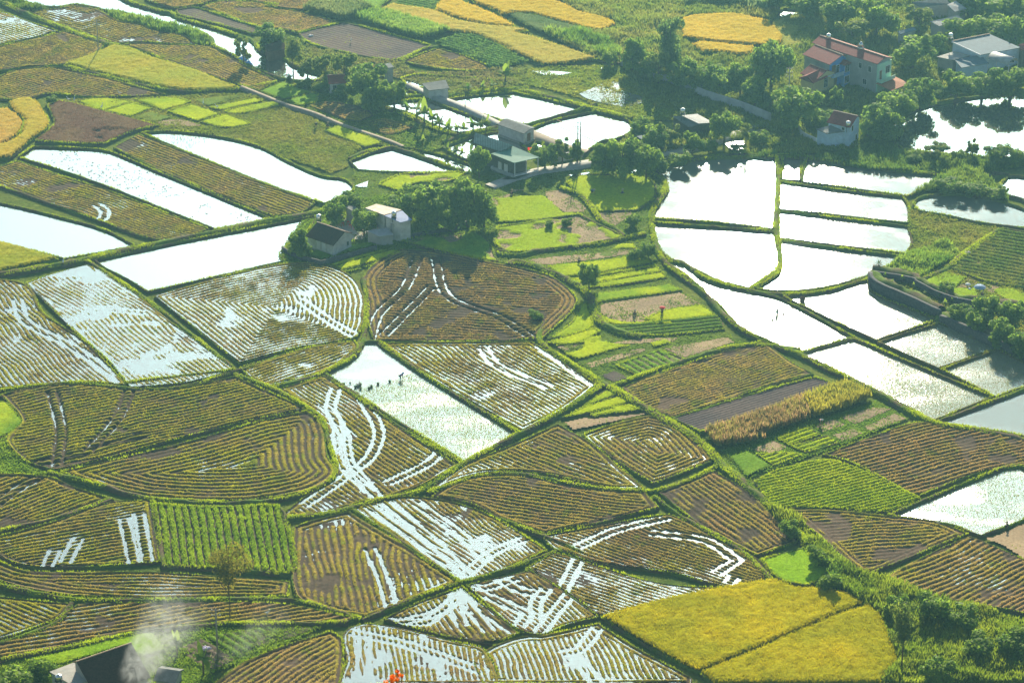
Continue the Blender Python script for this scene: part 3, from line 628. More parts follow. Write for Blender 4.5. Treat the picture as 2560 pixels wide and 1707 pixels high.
# ------------------------------------------------------------------ ripe rice
YG1, YG2 = C(.34, .33, .02), C(.46, .36, .03); OR1, OR2 = C(.52, .37, .02), C(.62, .42, .03); YL1, YL2 = C(.35, .33, .001), C(.52, .42, .001)
def rice(s, c1, c2, dens=22, rows=None, sp=.6, h=.85, label=None):
    crop(s, h, c1, c2, dens, 'ripe_rice', label, rows=rows, sp=sp, edge=(.5, .2), w=.13, k=3, lean=.45, rough=.3, ground=C(.20, .20, .03), canopy=.8)
rice('A0 545,550 820,450 960,390 1100,420 1300,500 1600,590 1720,630 1870,700 2010,745 1900,765 1550,770 1300,730 900,640', C(.34, .36, .03), C(.42, .36, .03), 14)
rice('A0 80,865 160,845 240,835 330,880 350,930 400,1000 405,1060 350,1120 260,1180 150,1280 90,1330 -60,1350 -60,1255 130,1180 200,1090 200,1010 110,930', C(.44, .36, .03), C(.50, .35, .04), 14)
rice('A0 -60,930 60,925 150,985 190,1060 150,1130 60,1200 -60,1250', C(.48, .34, .05), C(.52, .33, .06), 14)
rice('F -40,550 0,559 90,583 132,597 60,614 -40,632', C(.30, .33, .02), C(.40, .36, .02), 20)
rice('A1 1100,97 1210,47 1400,75 1570,103 1750,180 2020,228 2240,245 2352,268 A2 160,290 300,320 600,420 850,502 600,545 400,555 200,470 0,382 A1 2200,420 2100,380 1900,300 1700,275 1400,190', C(.43, .36, .05), C(.52, .38, .06), 8, h=.9)
rice('A1 1572,92 1600,40 1650,0 1690,-20 1800,25 2050,125 2240,225 2200,238 1950,212 1750,160', OR1, OR2, 8, h=.9)
rice('A1 1840,-90 A2 300,-90 420,0 560,40 700,110 900,160 990,195 1000,220 930,255 850,275 700,238 500,185 300,130 130,122 50,150 A1 2100,110 1900,30', OR1, OR2, 7, h=.9)
rice('A2 1550,185 1620,150 1700,140 2000,130 2290,190 2300,230 2350,240 2420,330 2350,400 2170,388 1900,370 1700,345 1570,320', OR1, OR2, 7, h=.9)
rice('A2 1640,385 1720,362 1900,380 2170,405 2140,460 2050,475 1900,452 1720,450', OR1, OR2, 8, h=.9)
rice('A3 220,210 400,150 560,100 800,190 900,300 700,300 560,330 480,420 330,420 300,330', C(.30, .33, .05), C(.38, .34, .06), 7, h=.9)
rice('D2 890,932 1400,790 1900,690 2352,612 D3 120,625 250,622 420,690 640,700 850,742 1000,825 800,898 0,1240 D2 2352,1130 1710,1388 1630,1358 1250,1150', YL1, YL2, 34)
rice('D2 1725,1402 2352,1150 D3 0,1252 820,910 1040,842 1130,912 1220,1120 1278,1300 1190,1400 1150,1490 D2 1830,1490', YL1, YL2, 34)
# ------------------------------------------------------------------ green crops
G1, G2 = C(.30, .41, .006), C(.45, .52, .006)
def green(s, h=.28, c1=G1, c2=G2, dens=26, patch=0.0, edge=(.4, .14), rows=None, sp=1.0, w=.13, ground=None, name='vegetable_bed', **k):
    crop(s, h, c1, c2, dens, name, None, rows=rows, sp=sp, edge=edge, patch=patch, w=w, ground=C(.12, .16, .03) if ground is None else ground, **k)
for s in ('A0 660,855 780,835 900,830 1110,860 870,930 760,900', 'A0 885,935 1110,867 1278,913 1100,978', 'A0 1135,842 1300,830 1480,827 1600,858 1480,900 1370,928 1250,880',
          'A0 1412,940 1610,882 1730,920 1850,960 1660,1018', 'A0 1762,905 1960,865 2150,827 2200,853 1850,928', 'A0 1885,940 2100,890 2340,850 2350,888 2000,958', 'A0 1682,1027 1890,967 2000,1000 2105,1042 2050,1058 1880,1073',
          'A1 640,1100 760,1060 930,1120 1110,1190 1110,1210 980,1238 800,1160'):
    green(s, dens=16)
for s in ('A0 1100,990 1270,942 1460,990 1300,1030', 'A0 1620,842 1990,802 2040,812 1750,898'): green(s, .25, C(.14, .22, .02), C(.20, .25, .03), 12, .35, None)
for s in ('A1 100,770 300,692 530,782 300,838', 'A1 322,850 540,785 590,800 570,870 430,888'): green(s, .3, C(.15, .29, .02), C(.24, .38, .02), 16)
green('B2 600,130 700,68 900,62 1240,68 1330,140 1340,200 1325,260 1180,358 870,368 790,290 640,170', .3, G1, G2, 18, edge=(.7, .25))
green('B2 0,262 200,242 400,232 480,300 570,380 640,372 700,402 350,440 0,462 B1 2080,470 2000,380 2100,310 2060,250 2200,245', .3, G1, C(.33, .42, .012), 18, edge=None)
green('B1 2080,640 2100,500 2352,470 B2 350,445 700,395 860,480 1060,572 900,640 650,662 300,702 50,705 0,690 B1 2200,720', .32, G1, C(.32, .42, .012), 22, .47, (.8, .3), ground=C(.30, .22, .14))
green('B2 840,730 970,680 1060,640 1160,640 1180,680 1060,680 980,740 900,740', .3, G1, G2, 18, .4, None)
green('B2 420,825 800,790 1220,737 1290,772 1310,800 870,880 550,918', .32, dens=24)
for s in ('B2 700,985 640,930 870,895 1330,815 1345,832 880,905 800,950', 'B2 800,945 1350,838 1390,870 930,950 860,960', 'B2 770,1005 930,960 1400,880 1425,925 1000,990'): green(s, .32, dens=22, edge=(.35, .12))
green('B2 820,1060 1150,1020 1460,982 1560,1030 1200,1080 850,1130', .34, C(.15, .30, .012), G2, 22)
green('B2 1250,1275 1430,1195 1720,1155 1780,1190 1840,1240 1480,1282', .3, dens=22)
green('B2 870,1180 910,1250 1050,1290 1200,1300 1480,1285 1480,1310 1000,1320 920,1290', .3, dens=20, patch=.2, edge=None)
green('B2 920,1332 1400,1285 1850,1242 1900,1300 1915,1358 1400,1408 1000,1392', .35, C(.11, .21, .02), C(.17, .27, .02), 16, rows='B2 950,1350 1880,1260', sp=1.35, ground=C(.12, .13, .04))
green('B2 440,1440 640,1300 720,1142 770,1150 805,1330 700,1380', .3, dens=20)
green('B2 440,1470 650,1400 830,1350 870,1380 640,1478', .3, dens=20)
green('C2 490,85 700,20 870,0 900,30 940,55 1130,80 870,150 690,200 580,150 720,110 730,60', .3, dens=22, patch=.25, edge=None)
green('C2 1300,60 1420,28 1470,60 1330,95', .3, dens=20, edge=None)
green('C2 1010,248 1200,180 1380,122 1480,155 1580,200 1400,275 1200,338', .4, C(.13, .27, .015), C(.22, .36, .02), 20, rows='C2 1100,220 1280,320', sp=1.5, ground=C(.17, .14, .08))
for s in ('C2 740,590 840,510 940,452 1030,490', 'C2 550,688 740,603 1035,508 1120,557 770,648', 'C2 795,660 1130,568 1180,600 820,678', 'C2 980,600 1100,590 1200,620 1000,650'): green(s, .3, dens=22, edge=(.35, .12))
for s in ('C3 280,860 400,800 530,765 640,830 380,918', 'C3 395,930 700,838 790,900 520,978', 'C3 110,992 420,982 480,1002 250,1088'): green(s, .35, dens=22, edge=(.35, .12), rows='C3 280,880 540,790', sp=1.2, ground=C(.13, .18, .03))
green('C3 0,950 90,1005 230,1090 30,1185 C2 2100,1180 1960,1020 2150,955 2300,940', .35, C(.13, .26, .015), C(.20, .32, .02), 16, edge=None)
green('C3 90,1222 330,1112 700,1042 850,1080 1000,1132 1480,1368 1350,1420 1200,1478 700,1445 240,1440', .55, C(.28, .37, .008), C(.40, .45, .010), 24, rows='C3 150,1240 900,1060', sp=.9, w=.16, ground=C(.12, .20, .02))
green('D3 150,447 330,395 520,347 620,392 690,460 718,520 640,620 520,662 350,630 250,570', .3, C(.24, .42, .01), C(.33, .50, .012), 30, edge=(.6, .25))
green('D0 1280,-60 1300,-20 1500,0 1900,10 D1 0,0 250,0 300,60 D1 400,500 340,570 0,540 D0 1800,520 1380,500', .75, C(.17, .28, .010), C(.26, .36, .012), 22, rows='D0 1700,0 1780,480', sp=1.25, w=.2, ground=C(.11, .09, .06), edge=(.9, .35))
green('D0 200,1290 650,1190 1080,1075 1290,1060 1400,1200 1200,1260 1000,1180 620,1290 500,1320', .35, C(.22, .38, .012), C(.33, .46, .015), 24, .15, None)
green('D0 1720,1090 2000,1040 2352,1000 D1 580,1010 420,1080 0,1200 D0 2000,1280', .4, C(.12, .22, .015), C(.20, .33, .02), 16, .25, None, rows='D0 1750,1090 2050,1280', sp=1.4, ground=C(.10, .10, .05))
green('F -20,925 15,925 55,970 20,998 -20,1010', .35, C(.16, .29, .015), G2, 22)
green('B1 470,712 750,660 1040,625 1085,648 860,705 620,772', .3, C(.13, .27, .015), C(.20, .34, .02), 22, edge=None)
for s in ('B1 668,822 900,745 1170,682 1200,690 720,825', 'B1 725,830 1205,692 1290,702 1280,722 790,860'): green(s, .28, dens=24, edge=(.3, .1))
green('B1 1290,622 1480,572 1720,555 1900,540 2000,600 2100,790 1900,762 1500,672', .3, C(.14, .28, .015), G2, 18, .38, (.5, .2), ground=C(.30, .22, .14))
green('B1 1100,142 1300,60 1600,45 1830,42 1700,110 1420,130 1260,190', .35, G1, G2, 16, .4, (.5, .2), ground=C(.27, .20, .12))
green('B3 1490,960 1690,870 1870,922 1770,1012 1950,1015 1965,1108 1750,1080 1600,1015', .3, C(.26, .40, .012), C(.36, .45, .012), 24, .12, None, ground=C(.30, .22, .14))
green('B3 2100,1020 2250,1010 2352,1060 2420,1100 2420,1140 2250,1140 2110,1060', .3, C(.24, .38, .012), C(.34, .44, .012), 22, .2, None, ground=C(.30, .22, .14))
green('B3 1720,832 1900,720 2170,512 2352,545 2420,560 2420,1010 2352,1000 2200,990 1960,932', .5, C(.12, .19, .02), C(.22, .22, .04), 14, .1, (.7, .3), rows='B3 1760,800 2100,860', sp=1.5, ground=C(.16, .14, .05), w=.2)
green('A0 405,890 500,857 600,872 900,950 1250,1042 1330,1062 1100,1110 980,1165 870,1213 600,1208 300,1188 400,1110 460,1040', .55, C(.15, .08, .05), C(.20, .13, .06), 14, .18, (.6, .25), ground=C(.15, .10, .07), w=.26)
green('A1 1562,368 1760,297 1950,320 2352,530 2200,558 2080,570 1800,460', .9, C(.11, .22, .04), C(.17, .27, .05), 9, rows='A1 1600,370 2200,540', sp=1.1, w=.28, edge=None)
green('A2 -80,420 0,392 120,460 280,522 140,558 0,570 -80,575', .9, C(.11, .22, .04), C(.17, .27, .05), 9, rows='A1 1600,370 2200,540', sp=1.1, w=.28, edge=None)
green('A1 450,92 560,45 650,12 820,2 940,40 1040,82 880,160 800,182', 2.0, C(.16, .22, .06), C(.24, .27, .08), 9, w=.3, lean=.25, edge=None, name='cane_crop')
green('A1 890,162 1060,102 1200,122 1450,195 1700,272 1580,310 1450,332 1200,270', 1.8, C(.19, .32, .04), C(.28, .38, .05), 9, w=.3, lean=.25, edge=None, name='cane_crop')
green('A1 830,-80 830,5 1000,62 1080,88 1180,10 1240,-80', .7, C(.18, .32, .04), C(.25, .38, .05), 9, .2)
green('A1 1230,42 1290,-60 1640,-60 1640,0 1570,92 1400,70', .6, C(.16, .29, .04), C(.24, .36, .05), 10, rows='A1 1250,30 1550,90', sp=1.3)
green('A2 115,140 180,122 340,145 500,188 720,245 640,288 520,290 380,278 240,218', .8, C(.10, .16, .04), C(.15, .19, .05), 10, edge=None)
green('A2 1560,-100 2352,-100 A3 280,-60 280,40 200,80 0,90 A2 2200,70 1900,40 1600,60', 2.0, C(.20, .28, .09), C(.28, .33, .12), 6, w=.3, lean=.25, edge=None, name='cane_crop')
# maize: two plots, the farther end greener
green('C2 1752,822 2352,625 C3 480,535 560,700 300,790 0,878 C2 2352,865 2100,905 1850,938', 2.1, C(.24, .19, .06), C(.34, .30, .06), 11, w=.30, lean=.45, edge=None, name='maize_crop', canopy=.55, dead=(C(.42, .27, .12), .4), ground=C(.10, .13, .03))
green('C3 490,530 850,418 970,460 1080,522 900,600 580,698', 2.1, C(.32, .33, .04), C(.42, .37, .04), 11, w=.30, lean=.45, edge=None, name='maize_crop', canopy=.55, ground=C(.10, .13, .03))
# banana-bank weeds, tall weeds of the bottom thicket
for s, h in (('A0 880,97 1010,107 1170,152 1330,197 1620,257 1780,350 1740,380 1640,370 1560,305 1300,255 1170,205 1010,180', 1.1), ('A2 400,285 720,270 860,330 1040,400 1040,470 860,470 620,390', 1.4), ('B3 1180,850 1400,720 1700,622 1820,722 1500,912 1430,918', .9), ('D3 640,300 830,460 760,640 700,640 720,520', 1.3)):
    scrub(s, C(.12, .22, .02), C(.24, .33, .04), h, 8, .0, .5, w=.34)

# ------------------------------------------------------------------ the valley goes on past both edges of the view
for x0, x1, x2, sg in ((2604, 3040, 3500, 1), (-44, -500, -950, -1)):
    for i, (y0, y1) in enumerate(((-60, 90), (100, 260), (270, 430), (440, 640), (650, 830), (840, 1060), (1070, 1300), (1310, 1560), (1570, 1800))):
        for j, (xa, xb) in enumerate(((x0, x1), (x1 + 6 * sg, x2))):
            d = RS.randint(-30, 30); a = 'N %d,%d %d,%d %d,%d %d,%d' % (xa, y0, xb, y0 + d, xb, y1 + d, xa, y1)
            k = (i * 2 + j + (sg > 0)) % 5
            if k in (0, 3): stub(a, ax='F 0,0 10,%d' % RS.randint(-4, 5), gs=.4, dens=2, sp=1.7, tone=.6, grn=.4, wet=.15 if k else 0)
            elif k == 1: pond(a)
            elif k == 2: green(a, .3, dens=8)
            else: rice(a, YL1, YL2, 6)
# ------------------------------------------------------------------ named dikes that carry the eye
for s, w, h in (('F -20,634 120,612 310,572 480,537 640,504 740,486 770,470', 1.9, .5), ('F 325,306 480,372 600,420 745,468', .6, .2), ('F 290,880 540,850', .9, .35), ('F 200,600 330,685 440,770 540,850', .9, .35),
                ('F -20,902 60,890 180,880 290,893 400,893 540,855 640,820', .9, .35), ('F 835,640 842,700 838,760 825,800 745,857 630,890', 1.0, .35), ('F 110,1085 240,1118 340,1145 480,1155 620,1150 710,1130 770,1090 752,1010 735,960 640,900 540,860', 1.0, .38),
                ('F -20,1225 130,1190 260,1148', 1.0, .35), ('F -20,1340 60,1358 170,1378 400,1379 660,1378 740,1395 830,1424', 1.1, .42), ('F 165,1385 130,1430 -20,1485', 1.0, .35), ('F -20,1520 200,1480 320,1455 480,1436 640,1434 800,1430', 1.0, .4),
                ('F 830,1424 950,1375 1060,1337 1180,1303 1290,1262', .9, .3), ('F 660,1190 760,1180 860,1152 960,1130 1066,1065 1190,998 1290,945 1385,885', 1.2, .38), ('F 745,858 900,970 1064,1066', .9, .3),
                ('F 1385,885 1310,835 1240,785 1250,740', 1.1, .4), ('F 980,1135 1050,1110 1110,1092 1200,1089 1310,1112 1400,1125 1500,1130', .9, .35), ('F 1500,1130 1580,1105 1650,1070', .9, .35), ('F 1400,890 1500,950 1600,1010 1660,1070 1730,1130 1800,1190 1850,1250 1880,1290', 1.9, .5),
                ('F 1500,1140 1570,1190 1700,1265 1770,1330', .9, .35), ('F 800,1165 900,1230 1058,1338', .8, .3), ('F 1150,1192 1240,1228 1330,1265', .9, .35), ('F 1290,825 1350,860 1400,890', 1.4, .4), ('F 1400,890 1540,840 1700,795 1840,800', 1.1, .38),
                ('F 1485,395 1525,415 1528,440 1498,490 1505,560 1525,600 1600,655 1700,755 1840,815 2000,895 2140,970 2250,990 2400,1020', 1.3, .42), ('F 1525,598 1565,603 1620,640 1720,668 1800,677 1900,668 2000,635 2060,605', .9, .32),
                ('F 1790,362 1788,430 1782,530 1792,600 1785,625 1722,668', 1.0, .34), ('B1 2190,820 B2 150,790 340,830 560,930 720,1010 790,1100 830,1230 920,1330 1060,1390 1230,1420', 1.9, .6), ('B2 0,720 180,740 350,700 700,660 1060,600 1250,560', 1.3, .5), ('B2 540,175 700,230 830,380 880,450 1000,520 1080,580', 1.3, .5),
                ('B3 1500,940 1700,850 1830,740 2000,620 2160,515', 1.2, .45), ('A0 0,20 200,110 530,245 900,375 1000,390', 1.7, .5), ('A0 540,560 900,650 1300,740 1560,775 2000,755', 1.1, .4), ('A1 100,770 0,740 A0 2330,690', .8, .3),
                ('A1 850,1340 1000,1280 1210,1240 1400,1300 1800,1440', 1.2, .4), ('A1 1350,770 1480,790 1650,810 1950,780 2352,745 A2 150,750 400,810 700,890 850,930 1140,1000', 1.6, .5), ('A2 250,1060 500,990 720,920 850,880', 1.3, .5), ('A1 1640,1210 1880,1120 2100,1080', 1.6, .5), ('A1 1000,850 1250,820 1500,800', 1.3, .45), ('A1 1080,890 1300,960 1560,1080 1760,1140', 1.4, .4),
                ('A3 -700,1330 -300,1320 0,1300 250,1320 320,1310 520,1330 900,1385 1300,1440 1640,1470', 1.4, .4), ('A2 860,500 1040,545', 1.4, .5), ('A1 1280,520 1500,410 1600,400', 1.0, .4)):
    add_bund(s, False, w, h, seed=SEED[0]); SEED[0] += 3
# lanes and paths
def lane(name, s, w, h, mat, z0=-.3):
    P = WP(s, False, 1.0); T = np.gradient(P, axis=0); T /= np.linalg.norm(T, axis=1)[:, None]; Nn = np.stack([-T[:, 1], T[:, 0]], -1)
    V = np.stack([np.column_stack([P + Nn * (u * w), np.full(len(P), zz)]) for u, zz in ((-.62, z0), (-.5, h), (.5, h), (.62, z0))], 1).reshape(-1, 3)
    i = np.arange(len(P) - 1)[:, None]; k = np.arange(3)[None]; a = i * 4 + k
    return mk(name, V, np.stack([a, a + 4, a + 5, a + 1], -1).reshape(-1, 4), mat, kind='structure')
M['concrete'] = mat_plain('weathered_concrete', (.40, .38, .34), .9, .3, .8); M['dirtroad'] = mat_plain('dirt_track', (.30, .25, .19), .95, .3, .8)
lane('path', 'A1 1340,725 1500,800 1800,910 2110,1060', 1.6, .62, M['concrete']); lane('path', 'A2 280,1120 420,1180 620,1260 760,1290', 2.6, .4, M['dirtroad'])
lane('road', 'B1 2030,160 2352,40 B2 100,100 350,30 A2 560,1410 780,1370 1200,1310 1600,1250 1980,1140 2200,1080 2352,1050 A3 100,1100 440,1020', 2.6, .22, M['concrete'])
lane('road', 'A3 1620,795 1800,755 2050,720 2300,690 2420,670', 2.6, .3, M['concrete'])
lane('path', 'A1 -60,735 100,800 300,880 560,960 800,1060 1180,1190 1300,1240', 1.0, .34, M['dirtroad'])
BVo = mk('field_dike', np.concatenate(BV.V), np.concatenate(BV.F), M['soil'], np.concatenate(BV.C), smooth_=True, kind='structure')
grass.build('grass', M['blade']); stubble.build('rice_stubble', M['blade'])
# ------------------------------------------------------------------ things: helpers
def thing(name, label, cat, loc, rz=0.0, group=None):
    o = bpy.data.objects.new(name, None); o.location = loc; o.rotation_euler = (0, 0, rz); o.empty_display_size = .5
    o['label'] = label; o['category'] = cat
    if group: o['group'] = group
    return link(o)
def tag(o, label, cat, group=None):
    o['label'] = label; o['category'] = cat
    if group: o['group'] = group
    return o
def box(x0, x1, y0, y1, z0, z1):
    V = [(x, y, z) for z in (z0, z1) for x, y in ((x0, y0), (x1, y0), (x1, y1), (x0, y1))]
    return np.array(V, float), [(0, 3, 2, 1), (4, 5, 6, 7), (0, 1, 5, 4), (1, 2, 6, 5), (2, 3, 7, 6), (3, 0, 4, 7)]
def tube(pts, rad, n=7):
    P = np.asarray(pts, float); V = []; F = []
    for i, p in enumerate(P):
        t = P[min(i + 1, len(P) - 1)] - P[max(i - 1, 0)]; t = t / (np.linalg.norm(t) + 1e-9)
        u = np.cross(t, (0, 0, 1) if abs(t[2]) < .9 else (1, 0, 0)); u /= np.linalg.norm(u); v = np.cross(t, u)
        for k in range(n):
            a = 2 * math.pi * k / n; V.append(p + (u * math.cos(a) + v * math.sin(a)) * rad[i])
    for i in range(len(P) - 1):
        for k in range(n): F.append((i * n + k, i * n + (k + 1) % n, (i + 1) * n + (k + 1) % n, (i + 1) * n + k))
    return np.array(V), F, [tuple(range(n - 1, -1, -1)), tuple(range((len(P) - 1) * n, len(P) * n))]
class MB:
    def __init__(s): s.V, s.F = [], []
    def add(s, V, F):
        o = len(s.V); s.V += [tuple(v) for v in V]; s.F += [tuple(i + o for i in f) for f in F]; return s
    def box(s, *a): return s.add(*box(*a))
    def tube(s, p, r, n=7):
        V, F, c = tube(p, r, n); return s.add(V, F + c)
    def build(s, name, mat, parent=None, smooth_=False, bevel=0):
        me = bpy.data.meshes.new(name); me.from_pydata(s.V, [], s.F); me.update(); me.materials.append(mat)
        bm = bmesh.new(); bm.from_mesh(me); bmesh.ops.recalc_face_normals(bm, faces=bm.faces); bm.to_mesh(me); bm.free()
        if smooth_: me.polygons.foreach_set('use_smooth', [True] * len(me.polygons))
        return link(bpy.data.objects.new(name, me), parent)
mp_ = mat_plain
M['tile_red'] = mp_('red_roof_tile', (.30, .06, .055), .75, .35, 3, stripes=(3.2, .7, 'Y'))
M['tile_brown'] = mp_('old_brown_tile', (.085, .05, .035), .95, .45, 3, stripes=(3.5, .65, 'Y'))
M['tile_orange'] = mp_('orange_tile', (.50, .17, .08), .7, .25, 3, stripes=(3.2, .75, 'Y'))
M['ridge'] = mp_('ridge_cap', (.50, .34, .24), .7, .2)
M['steel_grey'] = mp_('grey_blue_sheet', (.15, .21, .25), .7, .2, 1.2, stripes=(2.2, .8, 'X'))
M['steel_white'] = mp_('pale_zinc_sheet', (.42, .42, .41), .6, .3, .8, stripes=(2.2, .8, 'X'))
M['steel_rust'] = mp_('rusty_zinc_sheet', (.40, .36, .32), .6, .3, .9, col2=(.28, .15, .08), stripes=(2.2, .8, 'X'))
M['steel_blue'] = mp_('blue_sheet', (.30, .38, .62), .6, .1, 1, stripes=(2.2, .85, 'X'))
M['green_sheet'] = mp_('green_sheet', (.13, .30, .22), .5, .2, 1, stripes=(1.6, .8, 'X'))
M['green_fibro'] = mp_('teal_fibro_sheet', (.15, .27, .25), .7, .35, 1, stripes=(.9, .45, 'X'))
M['grey_fibro'] = mp_('grey_fibro_sheet', (.20, .21, .20), .85, .35, 1, stripes=(1.4, .75, 'X'))
M['render_grey'] = mp_('grey_render', (.36, .36, .35), .9, .25, .7)
M['render_white'] = mp_('stained_whitewash', (.58, .58, .55), .85, .3, .8)
M['render_blue'] = mp_('blue_paint', (.12, .30, .72), .7, .15, 1)
M['render_sky'] = mp_('pale_blue_paint', (.45, .58, .72), .75, .2, 1)
M['render_mint'] = mp_('mint_paint', (.46, .72, .55), .7, .12, 1)
M['render_yellow'] = mp_('yellow_paint', (.68, .55, .24), .75, .15, 1)
M['render_dark'] = mp_('dark_plank', (.12, .11, .09), .9, .3, 2)  # dark grey-brown planks, one tone for shack, hall and corner house walls
M['brick'] = mp_('grey_stone', (.10, .095, .095), .95, .45, 2.5)
M['wood'] = mp_('brown_wood', (.24, .12, .05), .7, .3, 4)
M['white'] = mp_('white_paint', (.72, .73, .74), .6, .1)
M['frame'] = mp_('pale_frame', (.62, .62, .60), .6, .1)
M['brown_board'] = mp_('brown_board', (.16, .085, .055), .85, .3, 2)
M['glass'] = mp_('dark_pane', (.02, .025, .03), .12, .1, 2, spec=.6)
M['steel'] = mp_('tank_steel', (.66, .66, .64), .25, .1, 2, metal=.9)
M['pole'] = mp_('pole_concrete', (.30, .28, .25), .9, .2, 1.5)
M['iron'] = mp_('dark_iron', (.05, .05, .05), .6, .2)
M['porcelain'] = mp_('porcelain', (.75, .74, .70), .3, .05)
def window(par, cx, y, z, w, h, ax, sgn, name='window', fr='frame', pane='glass'):
    """ax 'x': opening in a wall whose normal is local y; ax 'y': normal is local x"""
    t = .05; f = MB()
    def b(u0, u1, v0, v1, d0, d1):
        lo, hi = sorted((y + sgn * d0, y + sgn * d1))
        return (u0, u1, lo, hi, v0, v1) if ax == 'x' else (lo, hi, u0, u1, v0, v1)
    e = .09
    for u0, u1, v0, v1 in ((cx - w / 2 - e, cx + w / 2 + e, z - e, z), (cx - w / 2 - e, cx + w / 2 + e, z + h, z + h + e), (cx - w / 2 - e, cx - w / 2, z, z + h), (cx + w / 2, cx + w / 2 + e, z, z + h)):
        f.box(*b(u0, u1, v0, v1, -.02, .07))
    if w > .9: f.box(*b(cx - .03, cx + .03, z, z + h, -.02, .055))
    o = f.build(name, M[fr], par)
    MB().box(*b(cx - w / 2, cx + w / 2, z, z + h, -.02, .03)).build('pane' if name == 'window' else 'leaf', M[pane], o)
    return o
def gable(name, label, ra, rb, H, Wn, Wf, drop, roof, wall, opens=(), cat='house', ov=.35, base=-.4, plinth=True, ridge=True):
    """house under a pitched roof; ra, rb native pixels of the two ridge ends, near slope Wn and far slope Wf wide"""
    A, B = G(*ra, z=H), G(*rb, z=H); d = B - A; L = np.linalg.norm(d[:2]); rz = math.atan2(d[1], d[0])
    o = thing(name, label, cat, (A[0], A[1], 0), rz)
    s = drop / Wn; ze = H - drop; zf = H - s * Wf
    # local: x along the ridge from ra, -y towards the viewer
    t = .12
    W_ = MB(); w0, w1 = -Wn + ov, Wf - ov * .6; x0, x1 = ov, L - ov
    prof = [(w0, base), (w1, base), (w1, H - s * w1 - t), (0, H - t), (w0, H + s * w0 - t)]
    V = [(x0, y, z) for y, z in prof] + [(x1, y, z) for y, z in prof]
    W_.add(V, [(0, 1, 2, 3, 4), (9, 8, 7, 6, 5)] + [(i, i + 5, (i + 1) % 5 + 5, (i + 1) % 5) for i in range(5)])
    wl = W_.build('wall', M[wall], o)
    if plinth: MB().box(x0 - .12, x1 + .12, w0 - .12, w1 + .12, base, .25).build('plinth', M['concrete'], o)
    R_ = MB(); pr = [(-Wn, ze), (0, H), (Wf, zf), (Wf, zf - t), (0, H - t - .005), (-Wn, ze - t)]
    V = [(0, y, z) for y, z in pr] + [(L, y, z) for y, z in pr]
    R_.add(V, [(0, 1, 4, 5), (1, 2, 3, 4), (6, 11, 10, 7), (7, 10, 9, 8)] + [(i, (i + 1) % 6, (i + 1) % 6 + 6, i + 6) for i in range(6)])
    rf = R_.build('roof', M[roof], o)
    if ridge: MB().tube([(-.05, 0, H + .02), (L + .05, 0, H + .02)], [.11, .11], 6).build('ridge_cap', M['ridge'], rf)
    for side, u, z, w, h, kind, *m in opens:
        fr, pn = (m + ['frame', 'glass'])[:2] if len(m) < 2 else m
        if side == 'n': window(o, x0 + u * (x1 - x0), w0, z, w, h, 'x', -1, kind, fr, pn)
        elif side == 'b': window(o, w0 + u * (w1 - w0), x1, z, w, h, 'y', 1, kind, fr, pn)
        elif side == 'a': window(o, w0 + u * (w1 - w0), x0, z, w, h, 'y', -1, kind, fr, pn)
    return o, dict(L=L, w0=w0, w1=w1, x0=x0, x1=x1, ze=ze, H=H)
def slab(o, loc, pts, roof, wall=None, inset=.3, base=-.4, t=.12, rn='roof', wn='wall'):
    """roof sheet through surveyed corners (px, py, z) with walls under it, as parts of o"""
    P = np.array([G(a, b, z) for a, b, z in pts]) - np.array(loc)
    n = len(P); c = P.mean(0)
    MB().add(np.vstack([P, P - (0, 0, t)]), [tuple(range(n)), tuple(range(2 * n - 1, n - 1, -1))] + [(i, i + n, (i + 1) % n + n, (i + 1) % n) for i in range(n)]).build(rn, M[roof], o)
    if wall:
        v = c - P; v[:, 2] = 0; l = np.linalg.norm(v, axis=1)[:, None]; k = np.minimum(inset / l, .4)
        Q = P + (c - P) * k; Q[:, 2] -= t * .9 ; Bt = Q.copy(); Bt[:, 2] = base
        MB().add(np.vstack([Q, Bt]), [tuple(range(n)), tuple(range(2 * n - 1, n - 1, -1))] + [(i, i + n, (i + 1) % n + n, (i + 1) % n) for i in range(n)]).build(wn, M[wall], o)
    return P
def slab_house(name, label, pts, roof, wall, cat='shed', **k):
    c = np.mean([G(a, b, z)[:2] for a, b, z in pts], 0); loc = (c[0], c[1], 0.0)
    o = thing(name, label, cat, loc); slab(o, loc, pts, roof, wall, **k); return o, loc
Z1 = lambda p: (1960 + p[0] / 6.533, 40 + p[1] / 6.533)
Z2 = lambda x, y, z: (2200 + x / 6.533, y / 6.533, z)
Z3 = lambda x, y, z=0: (680 + x / 5.88, 480 + y / 5.88, z)
Z4 = lambda x, y, z=0: (1140 + x / 6.533, 280 + y / 6.533, z)
Z5 = lambda x, y, z=0: (620 + x / 6.19, 80 + y / 6.19, z)
Z7 = lambda x, y, z=0: (2160 + x / 5.88, 640 + y / 5.88, z)
TT = lambda t, x, y, z=0: (*px_of(t, (x, y)), z)

